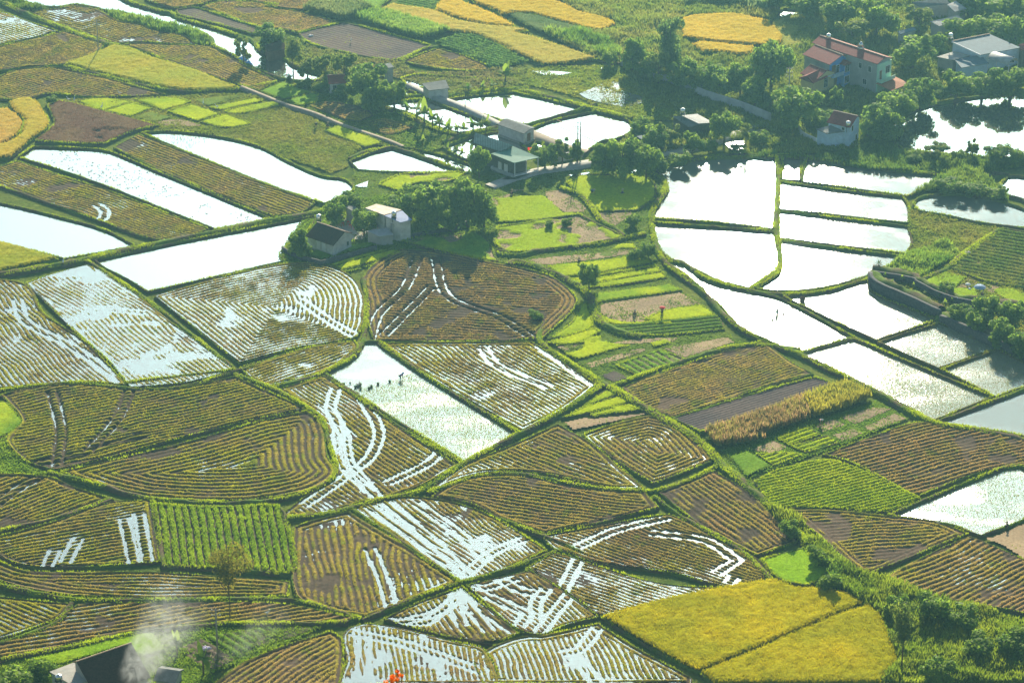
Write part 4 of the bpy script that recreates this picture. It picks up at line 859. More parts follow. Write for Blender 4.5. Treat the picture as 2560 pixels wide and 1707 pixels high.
# ------------------------------------------------------------------ village houses on the upper edge
o, q = gable('long_house', 'long narrow house with red roof, bare grey side wall and mint green front', Z1((590, 320)), Z1((1660, 670)), 8.2, 2.7, 2.4, .95, 'tile_red', 'render_grey',
  [('n', .74, 4.9, .8, 1.2, 'window'), ('n', .89, 4.7, .8, 1.3, 'window'), ('n', .82, 1.5, 1.0, 1.2, 'window')])
x1, w0, w1 = q['x1'], q['w0'], q['w1']
fw = MB().box(x1 + .004, x1 + .35, w0 + .0, w1 - .0, 3.1, q['ze'] - .3).box(x1 + .004, x1 + .3, w0, w1, -.4, 2.95).build('front_wall', M['render_mint'], o)
window(o, w0 + .72 * (w1 - w0), x1 + .35, 4.3, 1.3, 1.6, 'y', 1); window(o, w0 + .2 * (w1 - w0), x1 + .35, 3.3, .8, 2.1, 'y', 1, 'door', 'frame', 'wood')
MB().box(x1 + .3, x1 + 1.5, w0 - .1, w1 + .1, 2.95, 3.1).box(x1 + 1.4, x1 + 1.5, w0 - .1, w1 + .1, 3.1, 3.75).box(x1 + .35, x1 + 1.4, w0 - .1, w0, 3.1, 3.75).build('balcony', M['render_mint'], o)
MB().add([(x1 + .3, w0 - .4, 2.8), (x1 + 4.2, w0 + .2, 2.0), (x1 + 4.2, w1 + 1.8, 2.0), (x1 + .3, w1 + 1.2, 2.8), (x1 + .3, (w0 + w1) / 2, 3.0), (x1 + .3, w0 - .4, 2.68), (x1 + 4.2, w0 + .2, 1.88), (x1 + 4.2, w1 + 1.8, 1.88), (x1 + .3, w1 + 1.2, 2.68)],
  [(0, 1, 4), (1, 2, 4), (2, 3, 4), (5, 8, 7, 6), (0, 5, 6, 1), (1, 6, 7, 2), (2, 7, 8, 3), (3, 8, 5, 0, 4)]).build('porch_roof', M['tile_orange'], o)
for yy in (w0 + .5, w1 + 1.4): MB().tube([(x1 + 3.9, yy, -.4), (x1 + 3.9, yy, 1.95)], [.1, .1]).build('porch_post', M['white'], o)
o, q = gable('blue_house', 'two storey house with red roof and bright blue front, against the long house', Z1((510, 470)), Z1((955, 640)), 7.2, 3.9, 1.5, 1.3, 'tile_red', 'render_grey', [])
x1, w0, w1 = q['x1'], q['w0'], q['w1']
MB().add([(x1 + d, y, z) for d in (.004, .22) for y, z in ((w0, -.4), (w1, -.4), (w1, 6.3), (0, 6.95), (w0, 5.85))], [(4, 3, 2, 1, 0), (5, 6, 7, 8, 9)] + [(i, i + 5, (i + 1) % 5 + 5, (i + 1) % 5) for i in range(5)]).build('front_wall', M['render_blue'], o)
MB().box(x1 + .2, x1 + 1.4, -.3, w1 + .3, -.4, 5.2).build('bay', M['render_blue'], o)
for z in (.9, 3.5): window(o, .6, x1 + 1.4, z, 1.3, 1.6, 'y', 1, 'window', 'white', 'glass')
window(o, -2.4, x1 + .22, 3.2, 1.0, 2.1, 'y', 1, 'door', 'wood', 'wood'); window(o, -1.2, x1 + .22, 3.4, .9, 1.7, 'y', 1); window(o, -2.2, x1 + .22, .2, 1.6, 2.2, 'y', 1, 'door', 'wood', 'wood')
MB().box(x1 + .2, x1 + 1.35, w0 - .1, -.32, 2.9, 3.05).box(x1 + 1.27, x1 + 1.35, w0 - .1, -.32, 3.05, 3.8).build('balcony', M['render_sky'], o)
MB().add([(x1 + .1, -.7, 5.25), (x1 + 1.8, -.7, 5.25), (x1 + 1.8, w1 + .6, 5.25), (x1 + .1, w1 + .6, 5.25), (x1 + .1, .5, 6.1), (x1 + 1.5, .5, 6.1)], [(0, 3, 2, 1), (0, 1, 5, 4), (1, 2, 5), (2, 3, 4, 5), (3, 0, 4)]).build('canopy', M['tile_red'], o)
o, q = gable('yellow_house', 'low house with cross gabled red roof and yellow front with arched window', Z1((430, 790)), Z1((705, 890)), 5.0, 3.2, 2.6, 1.3, 'tile_red', 'render_grey', [])
x1, w0, w1 = q['x1'], q['w0'], q['w1']
MB().add([(x1 + d, y, z) for d in (.004, .3) for y, z in ((w0, -.4), (w1, -.4), (w1, 3.95), (0, 4.8), (w0, 3.7))], [(4, 3, 2, 1, 0), (5, 6, 7, 8, 9)] + [(i, i + 5, (i + 1) % 5 + 5, (i + 1) % 5) for i in range(5)]).build('front_wall', M['render_yellow'], o)
wd = window(o, -.2, x1 + .3, 1.2, 1.1, 1.7, 'y', 1); MB().tube([(x1 + .2, -.2, 2.9), (x1 + .36, -.2, 2.9)], [.55, .55], 14).build('arch', M['glass'], wd)
MB().box(x1 + .28, x1 + .5, w0 - .1, w1 + .1, 3.35, 3.55).build('cornice', M['white'], o)
A = -4.6
MB().add([(1.0, A, 3.3), (1.0, 0, 3.6), (3.2, A, 4.5), (3.2, .0, 4.9), (5.4, A, 3.3), (5.4, 0, 3.6), (1.0, A, 3.18), (5.4, A, 3.18), (3.2, A, 4.38), (3.2, 0, 4.0)], [(0, 2, 3, 1), (2, 4, 5, 3), (0, 6, 8, 2), (2, 8, 7, 4), (6, 7, 8)]).build('cross_roof', M['tile_red'], o)
MB().box(1.4, 5.0, A + .3, -2.85, -.4, 3.2).build('wing_wall', M['render_yellow'], o)
def tank(x, y, z, label, r=.55, h=1.1, st=.7, lying=False, cone=False):
    p = G(x, y, z); o = thing('water_tank', label, 'water tank', (p[0], p[1], z - st))
    b = MB().tube([(0, 0, st), (0, 0, st + .12), (0, 0, st + h - .15), (0, 0, st + h)], [r * .9, r, r, r * .75], 14).build('tank_body', M['steel'], o, True)
    MB().tube([(0, 0, st + h), (0, 0, st + h + (1.1 if cone else .14))], [r * (1.15 if cone else .4), r * (.12 if cone else .3)], 12).build('lid', M['steel'], o, True)
    s = MB()
    for a in range(4): s.tube([(r * .8 * math.cos(a * 1.571 + .7), r * .8 * math.sin(a * 1.571 + .7), -.6), (r * .8 * math.cos(a * 1.571 + .7), r * .8 * math.sin(a * 1.571 + .7), st + .02)], [.05, .05], 5)
    s.box(-r, r, -r, r, st - .08, st - .002).build('stand', M['iron'], o)
    return o
tank(*Z1((728, 375)), 8.0, 'round steel water tank on the far end of the long red roof'); tank(*Z1((1255, 540)), 8.0, 'cone topped steel tank beside the middle of the long red roof', .75, .6, .3, cone=True)
tank(2376.8, 96, 5.6, 'steel water tank behind the big grey blue roof'); tank(1707, 284, 4.0, 'steel water tank over the white roofed shack', st=1.0); tank(2120.4, 316, 4.6, 'steel water tank beside the red roof by the lake')
tank(797, 550, 1.6, 'steel water tank on a stand behind the brown tiled farmhouse', st=1.2); tank(985, 542, 4.9, 'rusty steel water tank on the blue roofed farmhouse', .5, 1.1, .5); tank(147, 1698, 3.8, 'steel water tank on the flat roof beside the smoke', .55, .8, .5)
# big grey blue steel roofed house
o, lc = slab_house('steel_roofed_house', 'sprawling house under big grey blue sheet roofs with barrel canopy', [Z2(1170, 680, 5.3), Z2(1640, 900, 4.1), Z2(2300, 780, 4.1), Z2(1790, 560, 5.3)], 'steel_grey', 'render_sky', cat='house')
slab(o, lc, [Z2(1225, 985, 3.2), Z2(1330, 1110, 2.7), Z2(1780, 1035, 2.7), Z2(1645, 893, 3.7)], 'steel_grey', 'render_sky', rn='lower_roof', wn='lower_wall')
slab(o, lc, [Z2(925, 930, 3.3), Z2(1190, 982, 3.3), Z2(1480, 905, 3.3), Z2(1215, 840, 3.3)], 'concrete', 'render_grey', rn='flat_roof', wn='annex_wall')
a, b = G(*Z2(1840, 930, 3.3)) - np.array(lc), G(*Z2(2180, 1040, 3.3)) - np.array(lc); dv = (b - a) / np.linalg.norm(b - a); pv_ = np.array((-dv[1], dv[0], 0)); V = []; n = 12
for e in (a, b):
    for k in range(n + 1):
        for rr in (1.7, 1.62): V.append(e + pv_ * rr * math.cos(math.pi * k / n) + np.array((0, 0, rr * .7 * math.sin(math.pi * k / n))))
m = 2 * (n + 1); F = []
for k in range(n): F += [(2 * k, 2 * k + 2, m + 2 * k + 2, m + 2 * k), (2 * k + 1, m + 2 * k + 1, m + 2 * k + 3, 2 * k + 3), (2 * k, 2 * k + 1, 2 * k + 3, 2 * k + 2), (m + 2 * k, m + 2 * k + 2, m + 2 * k + 3, m + 2 * k + 1)]
MB().add(V, F).build('barrel_canopy', M['steel_white'], o, True)
for e in (a, b):
    for sgn in (-1.6, 1.6): p = e + pv_ * sgn; MB().tube([(p[0], p[1], -.4), (p[0], p[1], 3.35)], [.07, .07], 6).build('canopy_post', M['white'], o)
g = [G(*Z2(1175, 688, 5.35)) - np.array(lc), G(*Z2(1640, 905, 4.2)) - np.array(lc)]; MB().tube(g, [.16, .16], 6).build('parapet', M['white'], o)
g = [G(*Z2(1170, 676, 5.4)) - np.array(lc), G(*Z2(1790, 556, 5.4)) - np.array(lc)]; MB().tube(g, [.13, .13], 6).build('ridge_cap', M['ridge'], o)
p = G(*Z2(2150, 940, 2.2)) - np.array(lc); window(o, p[0], p[1] - .6, 1.2, 1.0, 1.5, 'x', -1, 'window', 'white', 'glass')
slab_house('far_house', 'dull purple grey roof half hidden in the trees on the upper edge', [(2280, 6, 4.2), (2299, 17, 3.4), (2374, 10, 3.4), (2364, -6, 4.2)], 'grey_fibro', 'render_grey', cat='house')
slab_house('zinc_shed', 'striped pale zinc roof slanting beside the purple grey roof', [(2368, 12, 4.0), (2387, 30, 3.0), (2417, 22, 3.0), (2390, 3, 4.0)], 'steel_white', 'render_grey')
slab_house('zinc_shed', 'gleaming white zinc roof standing alone among dark trees', [(2325, 54, 3.6), (2348, 66, 2.9), (2408, 50, 2.9), (2394, 39, 3.6)], 'steel_white', 'render_grey')
slab_house('garden_shed', 'thin grey shed roof between the tall trees behind the long house', [(2243, 79, 3.0), (2251, 86, 2.6), (2291, 75, 2.6), (2285, 68, 3.0)], 'steel_grey', 'render_grey')
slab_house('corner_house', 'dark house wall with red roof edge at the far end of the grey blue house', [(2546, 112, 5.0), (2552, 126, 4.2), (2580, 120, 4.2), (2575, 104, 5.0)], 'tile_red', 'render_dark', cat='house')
# house by the lake
o, q = gable('lake_house', 'small red roofed house with pale blue walls at the lake corner', TT('A3', 755, 930)[:2], TT('A3', 955, 975)[:2], 6.2, 3.2, 1.8, 1.5, 'tile_red', 'render_sky',
  [('b', .3, 3.2, .8, 1.3, 'window', 'white', 'glass'), ('b', .75, .6, .7, 1.2, 'window'), ('n', .7, 3.6, .6, .6, 'window')])
lc = tuple(o.location); 
c2 = np.mean([G(*TT('A3', *p)[:2], z=3.2)[:2] for p in ((610, 1085), (740, 1050), (850, 1090), (760, 1122))], 0)
o2 = thing('lake_annex', 'low blue walled annex with small hipped roof in front of the lake house', 'outbuilding', (c2[0], c2[1], 0))
slab(o2, (c2[0], c2[1], 0), [TT('A3', 605, 1085, 3.7), TT('A3', 700, 1124, 3.4), TT('A3', 850, 1104, 3.4), TT('A3', 742, 1050, 4.1)], 'grey_fibro', 'render_sky')
P_ = G(*TT('A3', 720, 1135, 2.0)) - np.array((c2[0], c2[1], 0)); window(o2, P_[0], P_[1] - .3, 1.4, .9, .8, 'x', -1)
# shacks near the crossroads
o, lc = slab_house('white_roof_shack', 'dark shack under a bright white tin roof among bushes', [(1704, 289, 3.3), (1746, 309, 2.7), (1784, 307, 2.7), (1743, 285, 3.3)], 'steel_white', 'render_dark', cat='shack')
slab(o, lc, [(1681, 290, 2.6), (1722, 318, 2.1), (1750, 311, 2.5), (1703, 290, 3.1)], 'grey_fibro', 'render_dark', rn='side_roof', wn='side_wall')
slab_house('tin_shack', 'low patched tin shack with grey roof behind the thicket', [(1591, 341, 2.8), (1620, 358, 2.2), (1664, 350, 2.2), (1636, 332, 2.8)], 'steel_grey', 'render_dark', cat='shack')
# green roofed hall
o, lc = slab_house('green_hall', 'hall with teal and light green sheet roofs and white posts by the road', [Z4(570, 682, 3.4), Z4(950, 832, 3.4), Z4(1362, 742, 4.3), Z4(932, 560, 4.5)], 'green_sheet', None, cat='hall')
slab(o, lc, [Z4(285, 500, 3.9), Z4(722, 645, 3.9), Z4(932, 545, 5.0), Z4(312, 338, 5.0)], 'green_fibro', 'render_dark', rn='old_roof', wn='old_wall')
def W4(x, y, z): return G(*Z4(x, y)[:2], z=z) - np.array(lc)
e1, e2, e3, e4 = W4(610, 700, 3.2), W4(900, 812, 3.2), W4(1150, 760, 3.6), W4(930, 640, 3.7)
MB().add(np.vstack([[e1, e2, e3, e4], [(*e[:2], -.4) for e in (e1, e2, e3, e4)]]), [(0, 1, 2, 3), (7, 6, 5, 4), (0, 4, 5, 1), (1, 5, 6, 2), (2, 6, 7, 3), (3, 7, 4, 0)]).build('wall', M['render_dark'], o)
dv = (e2 - e1) / np.linalg.norm((e2 - e1)[:2]); nv = np.array((dv[1], -dv[0], 0))
for u in (.38, .72):
    p = e1 + (e2 - e1) * u; p = np.array((p[0], p[1], 0)) + nv * .06
    V = [p + dv * s_ + nv * n_ + np.array((0, 0, z)) for z in (0, 2.2) for s_, n_ in ((-.5, -.05), (.5, -.05), (.5, .05), (-.5, .05))]
    V = [(v[0], v[1], v[2]) for v in V]; MB().add(V, box(0, 1, 0, 1, 0, 1)[1]).build('door', M['white'], o)
for a in ((960, 838), (1150, 795), (1340, 752)):
    p = W4(*a, 3.3); MB().tube([(p[0], p[1], -.4), (p[0], p[1], 3.25)], [.11, .11], 6).build('post', M['white'], o)
p, r = W4(960, 838, 3.3), W4(1340, 752, 3.3); MB().tube([(p[0], p[1], .45), (r[0], r[1], .45)], [.16, .16], 6).tube([(p[0], p[1], .8), (r[0], r[1], .8)], [.05, .05], 6).build('rail', M['white'], o)
p, r = W4(590, 690, 3.2), W4(960, 838, 3.3); MB().tube([(p[0], p[1], .15), (r[0], r[1], .15)], [.55, .55], 6).build('low_wall', M['render_grey'], o)
# sheds on the pond causeway
gable('pond_shed', 'long low grey shed with white wall standing in the ponds', Z4(800, 110)[:2], Z4(1235, 265)[:2], 3.0, 2.4, 1.0, .55, 'grey_fibro', 'render_white', [('b', .5, .2, .8, 1.7, 'door', 'wood', 'wood')], cat='shed', ov=.2, ridge=False)
slab_house('pump_shed', 'small shed with dark roof where the causeway meets the farthest pond', [TT('A1', 1460, 702, 2.7), TT('A1', 1515, 762, 2.2), TT('A1', 1692, 742, 2.2), TT('A1', 1660, 673, 2.8)], 'grey_fibro', 'render_white')
slab_house('canal_house', 'brown board house on the bank of the bright canal', [Z5(250, 208, 3.0), Z5(300, 302, 2.3), Z5(590, 270, 2.3), Z5(545, 115, 3.4)], 'tile_brown', 'brown_board', cat='house')
gable('red_cottage', 'whitewashed cottage with faded red roof under pale trees by the canal', Z5(1225, 672)[:2], Z5(1500, 655)[:2], 3.4, 2.6, 1.8, 1.0, 'tile_red', 'render_white', [('n', .3, .9, .8, .9, 'window')])
slab_house('concrete_hut', 'narrow upright concrete hut with twin slab roof beside the fallow strip', [Z5(2095, 500, 3.4), Z5(2150, 562, 3.2), Z5(2262, 545, 3.2), Z5(2200, 484, 3.4)], 'grey_fibro', 'render_grey', cat='hut')
o, lc = slab_house('tarpaulin_shelter', 'little shelter of bright blue tarpaulin at the canal edge', [TT('A0', 1998, 490, 1.2), TT('A0', 2060, 520, .7), TT('A0', 2090, 500, 1.1), TT('A0', 2040, 470, 1.5)], 'render_blue', None, cat='shelter', t=.04)
slab(o, lc, [TT('A0', 2060, 525, .6), TT('A0', 2100, 550, .2), TT('A0', 2125, 545, .3), TT('A0', 2090, 505, 1.0)], 'render_blue', None, rn='flap', t=.04)
for p in ((2000, 492, 1.2), (2060, 520, .7), (2090, 500, 1.1), (2040, 472, 1.5)):
    w = G(*TT('A0', *p)) - np.array(lc); MB().tube([(w[0], w[1], -.4), (w[0], w[1], w[2])], [.05, .05], 5).build('post', M['wood'], o)
# farm in the middle
gable('farmhouse', 'farmhouse with dark brown tiled roof and whitewashed walls inside stone wall', Z3(665, 442)[:2], Z3(1075, 582)[:2], 4.2, 3.5, 2.2, 1.75, 'tile_brown', 'render_white',
  [('n', .42, .45, .9, 1.7, 'door', 'frame', 'white'), ('n', .62, .45, .9, 1.7, 'door', 'frame', 'white'), ('b', .8, .8, .6, .9, 'window')], ov=.3)
o, lc = slab_house('metal_roofed_house', 'tall farm building with rusty white and blue metal roofs, grey walls', [Z3(1370, 235, 4.3), Z3(1650, 338, 5.0), Z3(1905, 262, 5.0), Z3(1535, 175, 4.3)], 'steel_rust', 'render_white', cat='house')
slab(o, lc, [Z3(1655, 348, 4.98), Z3(1890, 448, 4.2), Z3(2056, 407, 4.2), Z3(1912, 274, 4.98)], 'steel_blue', 'render_white', rn='blue_roof', wn='front_wall')
slab(o, lc, [Z3(1715, 440, 3.6), Z3(1760, 480, 3.5), Z3(1888, 450, 3.5), Z3(1845, 410, 3.6)], 'concrete', 'render_grey', rn='terrace', wn='stair_wall', inset=.1)
for x, y in ((1930, 600), (1975, 590)):
    p = G(*Z3(x, y, 1.4)) - np.array(lc); window(o, p[0], p[1] + .15, 1.0, .5, 1.2, 'x', -1)
slab_house('lean_shed', 'low shed with loose white roof sheets in front of the metal roofed house', [Z3(1385, 572, 2.4), Z3(1570, 652, 2.1), Z3(1792, 628, 2.1), Z3(1690, 524, 2.6)], 'steel_white', 'render_grey')
slab_house('grey_block', 'windowless grey block building between garden trees and the farmyard', [Z3(1072, 212, 3.3), Z3(1195, 292, 3.1), Z3(1275, 252, 3.1), Z3(1190, 196, 3.3)], 'grey_fibro', 'render_grey', cat='outbuilding')
def wall_line(name, label, pts, z1, w, mat, z0=-.5, cat='wall', seg=1.0):
    P = smooth([G(a, b, z1) for a, b, *_ in pts], False, seg, 40)
    T = np.gradient(P, axis=0); T /= np.linalg.norm(T, axis=1)[:, None]; Nn = np.stack([-T[:, 1], T[:, 0]], -1); c = P.mean(0)
    zj = z1 + (vn(P[:, 0], P[:, 1], 2.0, 5) - .5) * .14
    V = np.stack([np.column_stack([P - c + Nn * (u * w / 2), np.full(len(P), z0) if k == 0 else zj]) for u, k in ((-1.15, 0), (-1, 1), (1, 1), (1.15, 0))], 1).reshape(-1, 3)
    i = np.arange(len(P) - 1)[:, None]; k = np.arange(3)[None]; a = i * 4 + k; n = len(P) * 4
    o = mk(name, V, [np.stack([a, a + 4, a + 5, a + 1], -1).reshape(-1, 4), np.array([(0, 1, 2, 3), (n - 1, n - 2, n - 3, n - 4)])], M[mat])
    o.location = (c[0], c[1], 0); o['kind'] = 'thing'; return tag(o, label, cat)
wall_line('stone_wall', 'low grey stone wall round the brown tiled farmhouse, corner in the water', [Z3(155, 795), Z3(262, 872), Z3(500, 950), Z3(722, 1012), Z3(1100, 905), Z3(1535, 785)], .9, .4, 'brick')
wall_line('stone_wall', 'stone wall running from the metal roofed house below dark trees', [Z3(2050, 612), Z3(2352, 562), (1130, 566), (1170, 552)], .9, .35, 'brick')
wall_line('retaining_wall', 'curved dark stone bank wall rising from the silvery paddy', [Z7(95, 225), Z7(110, 300), Z7(250, 405), Z7(480, 505), Z7(800, 645), Z7(1060, 765), Z7(1120, 805)], 1.7, .8, 'brick')
wall_line('retaining_wall', 'straight stone bank wall below the dense bushes and the paddies', [Z7(1125, 868), Z7(1500, 1022), Z7(1800, 1165), Z7(2130, 1310), Z7(2460, 1450)], 1.4, .8, 'brick')
wall_line('terrace_wall', 'upper stone terrace wall edging the bright green beds', [Z7(130, 215), Z7(480, 270), Z7(742, 322), Z7(762, 352), Z7(1000, 482), Z7(1200, 562), Z7(1400, 622), Z7(1640, 658), Z7(1950, 700), Z7(2400, 760)], 1.3, .5, 'brick')
add_b2 = Pile()
for s, w, h in (('B3 1080,868 1200,880 1350,908 1440,925 1470,960 1600,1035 1720,1075 1850,1108 2000,1130 2352,1170', 3.6, 1.15), ('B3 1075,905 1150,975 1290,1040 1420,1100 1540,1160 1640,1215', 3.4, 1.35), ('B3 1665,1245 1850,1330 2000,1400 2352,1560', 4.0, 1.2)):
    add_b2.add(*bund(WP(s, False, .8), False, w, h, 1.0, seed=9))
mk('grass_bank', np.concatenate(add_b2.V), np.concatenate(add_b2.F), M['soil'], np.concatenate(add_b2.C), smooth_=True, kind='structure')
wall_line('village_wall', 'long pale block wall running behind the marsh below the round trees', [TT('A2', 1050, 470), TT('A2', 1200, 530), TT('A2', 1400, 610), TT('A2', 1570, 672), TT('A2', 1700, 735), TT('A2', 2050, 850), TT('A2', 2310, 950)], 2.0, .25, 'render_grey', -.5)
wall_line('yard_wall', 'curved cream yard wall beside the small lake annex', [TT('A3', 440, 1010), TT('A3', 480, 1095), TT('A3', 560, 1140), TT('A3', 640, 1172)], 1.1, .25, 'render_white')
wall_line('yard_wall', 'broken plaster wall by the dirt lane beyond the twin poles', [TT('A2', 480, 1310), TT('A2', 570, 1290), TT('A2', 650, 1275)], 1.3, .3, 'render_white')
ngon('yard', WP('N 852,560 880,530 920,545 935,575 905,600 880,598 835,575', step=3), .06, M['concrete'])
ngon('yard', WP('N 826,562 836,538 853,530 856,545 848,572', step=3), .11, mp_('drying_straw', (.48, .36, .20), .95, .3, 3))
# burning yard at the bottom edge
o, q = gable('smoky_house', 'broad house with black brown roof partly veiled by smoke', (80 + 545 / 4.9, 1560 + 455 / 4.9), (80 + 1215 / 4.9, 1560 + 225 / 4.9), 5.6, 5.6, 1.4, 3.2, 'tile_brown', 'render_grey', [], plinth=False)
slab_house('flat_roofed_kitchen', 'grey flat concrete roof beside the smoky brown house', [(124, 1678, 3.2), (180, 1712, 3.2), (255, 1694, 3.2), (184, 1655, 3.2)], 'concrete', 'render_white', cat='outbuilding')
o, q = gable('tarp_store', 'rounded store under grey tarpaulin half lost in smoke', (395, 1668), (450, 1676), 2.4, 2.2, 1.6, .9, 'grey_fibro', 'render_grey', [], cat='shed', plinth=False, ridge=False)

# ------------------------------------------------------------------ poles, flag, small structures
def pole(x, y, hp, label, arms=1, thin=1.0, group=None, name='utility_pole', m='pole'):
    p = G(x, y); h = hpx(y, hp); o = thing(name, label, 'pole', (p[0], p[1], 0), group=group)
    MB().tube([(0, 0, -.5), (0, 0, h * .5), (0, 0, h)], [.15 * thin, .12 * thin, .085 * thin], 8).build('shaft', M[m], o, True)
    for k in range(arms):
        z = h - .35 - k * .9; a = MB().box(-.7, .7, -.04, .04, z, z + .08).build('crossarm', M['iron'], o)
        for xx in (-.6, 0.0, .6): MB().tube([(xx, 0, z + .08), (xx, 0, z + .17), (xx, 0, z + .3)], [.03, .09, .05], 6).build('insulator', M['porcelain'], a, True)
    return o
pole(246, 133, 85, 'thin concrete pole at the corner of the striped yellow field', 1)
pole(1444, 407, 104, 'nearer pole of the pair beside the dirt lane', 2, 1.1, m='bark'); pole(1451, 403, 101, 'farther pole of the pair beside the dirt lane', 0, 1.1, m='bark')
pole(1970, 283, 116, 'tall grey pole with insulators before the yellow house', 3, 1.1)
pole(545, 1650, 124, 'concrete pole under the feathery olive tree near the smoke', 2, 1.1)
pole(1163, 277, 26, 'short post on the pond causeway', 0, .8, name='post'); pole(1397, 357, 27, 'short post beside the pond behind the flag', 0, .5, name='post'); pole(1992, 318, 20, 'white gate post where the lane reaches the lake house', 0, 1.3, name='gate_post')
p = G(1330, 402); o = thing('flag', 'small red flag with yellow star behind the green sheet roof', 'flag', (p[0], p[1], 0)); h = hpx(402, 34)
MB().tube([(0, 0, -.3), (0, 0, h)], [.04, .03], 6).build('flagpole', M['white'], o)
n = 8; V = []; F = []
for k in range(n + 1):
    y = .12 * math.sin(k * 1.1); V += [(-.03 - .85 * k / n, y, h - .05), (-.03 - .85 * k / n, y + .03, h - .65)]
for k in range(n): F.append((2 * k, 2 * k + 1, 2 * k + 3, 2 * k + 2))
fl = MB().add(V, F).build('cloth', mp_('flag_red', (.75, .02, .02), .7, .05, 1, transl=.4), o)
st = []
for k in range(10): r_ = .17 if k % 2 == 0 else .07; st.append((-.45 + r_ * math.sin(k * math.pi / 5), -.19, h - .35 + r_ * math.cos(k * math.pi / 5)))
MB().add(st, [tuple(range(10))]).build('star', mp_('flag_yellow', (.85, .65, .03), .7, .05), fl)
a, b = G(1392, 300, .5), G(1514, 348, .5); tag(MB().tube([a, (a + b) / 2 - np.array((0, 0, .15)), b], [.06, .06, .06], 6).build('pipe', mp_('orange_pipe', (.40, .22, .08), .6, .1)), 'thin orange pipe strung across the pond behind the twin poles', 'pipe')
# ------------------------------------------------------------------ trees
def leafcloud(rs, lobes, n, size, c1, c2, up=.4):
    """lobes: (x,y,z,rx,rz); leaves spread over and through each lobe"""
    L = np.array(lobes); w = L[:, 3]**2; w = w / w.sum(); k = rs.choice(len(L), n, p=w)
    v = rs.normal(size=(n, 3)); v /= np.linalg.norm(v, axis=1)[:, None]
    r = rs.rand(n)**.30
    P = np.column_stack([L[k, 0] + v[:, 0] * r * L[k, 3], L[k, 1] + v[:, 1] * r * L[k, 3], L[k, 2] + v[:, 2] * r * L[k, 4]])
    nn = v * .8 + np.array((0, 0, up)) + rs.normal(size=(n, 3)) * .55; nn /= np.linalg.norm(nn, axis=1)[:, None]
    t = np.cross(nn, rs.normal(size=(n, 3))); t /= np.linalg.norm(t, axis=1)[:, None]; b = np.cross(nn, t)
    s = size * (.6 + .8 * rs.rand(n))[:, None]
    V = np.stack([P - t * s, P + b * s * .55, P + t * s, P - b * s * .55], 1).reshape(-1, 3)
    F = np.arange(4 * n).reshape(-1, 4)
    lc = (rs.rand(len(L))[k] * .6 + rs.rand(n) * .5)
    return V, F, np.repeat(mixc(c1, c2, lc), 4, 0)
def limbs(rs, h0, h1, rad, nl=5, spread=.3):
    m = MB(); m.tube([(0, 0, -.08), (.01, .0, h0 * .5), (.0, .01, h0), (.02, -.01, h1)], [rad * 1.25, rad, rad * .75, rad * .25], 7)
    for i in range(nl):
        a = i * 2.4 + rs.rand(); z = h0 * (.75 + .5 * rs.rand()); s = spread * (.6 + .6 * rs.rand())
        m.tube([(0, 0, z), (math.cos(a) * s * .5, math.sin(a) * s * .5, z + .14), (math.cos(a) * s, math.sin(a) * s, z + .32)], [rad * .5, rad * .32, rad * .1], 5)
    return m
PROTO = {}
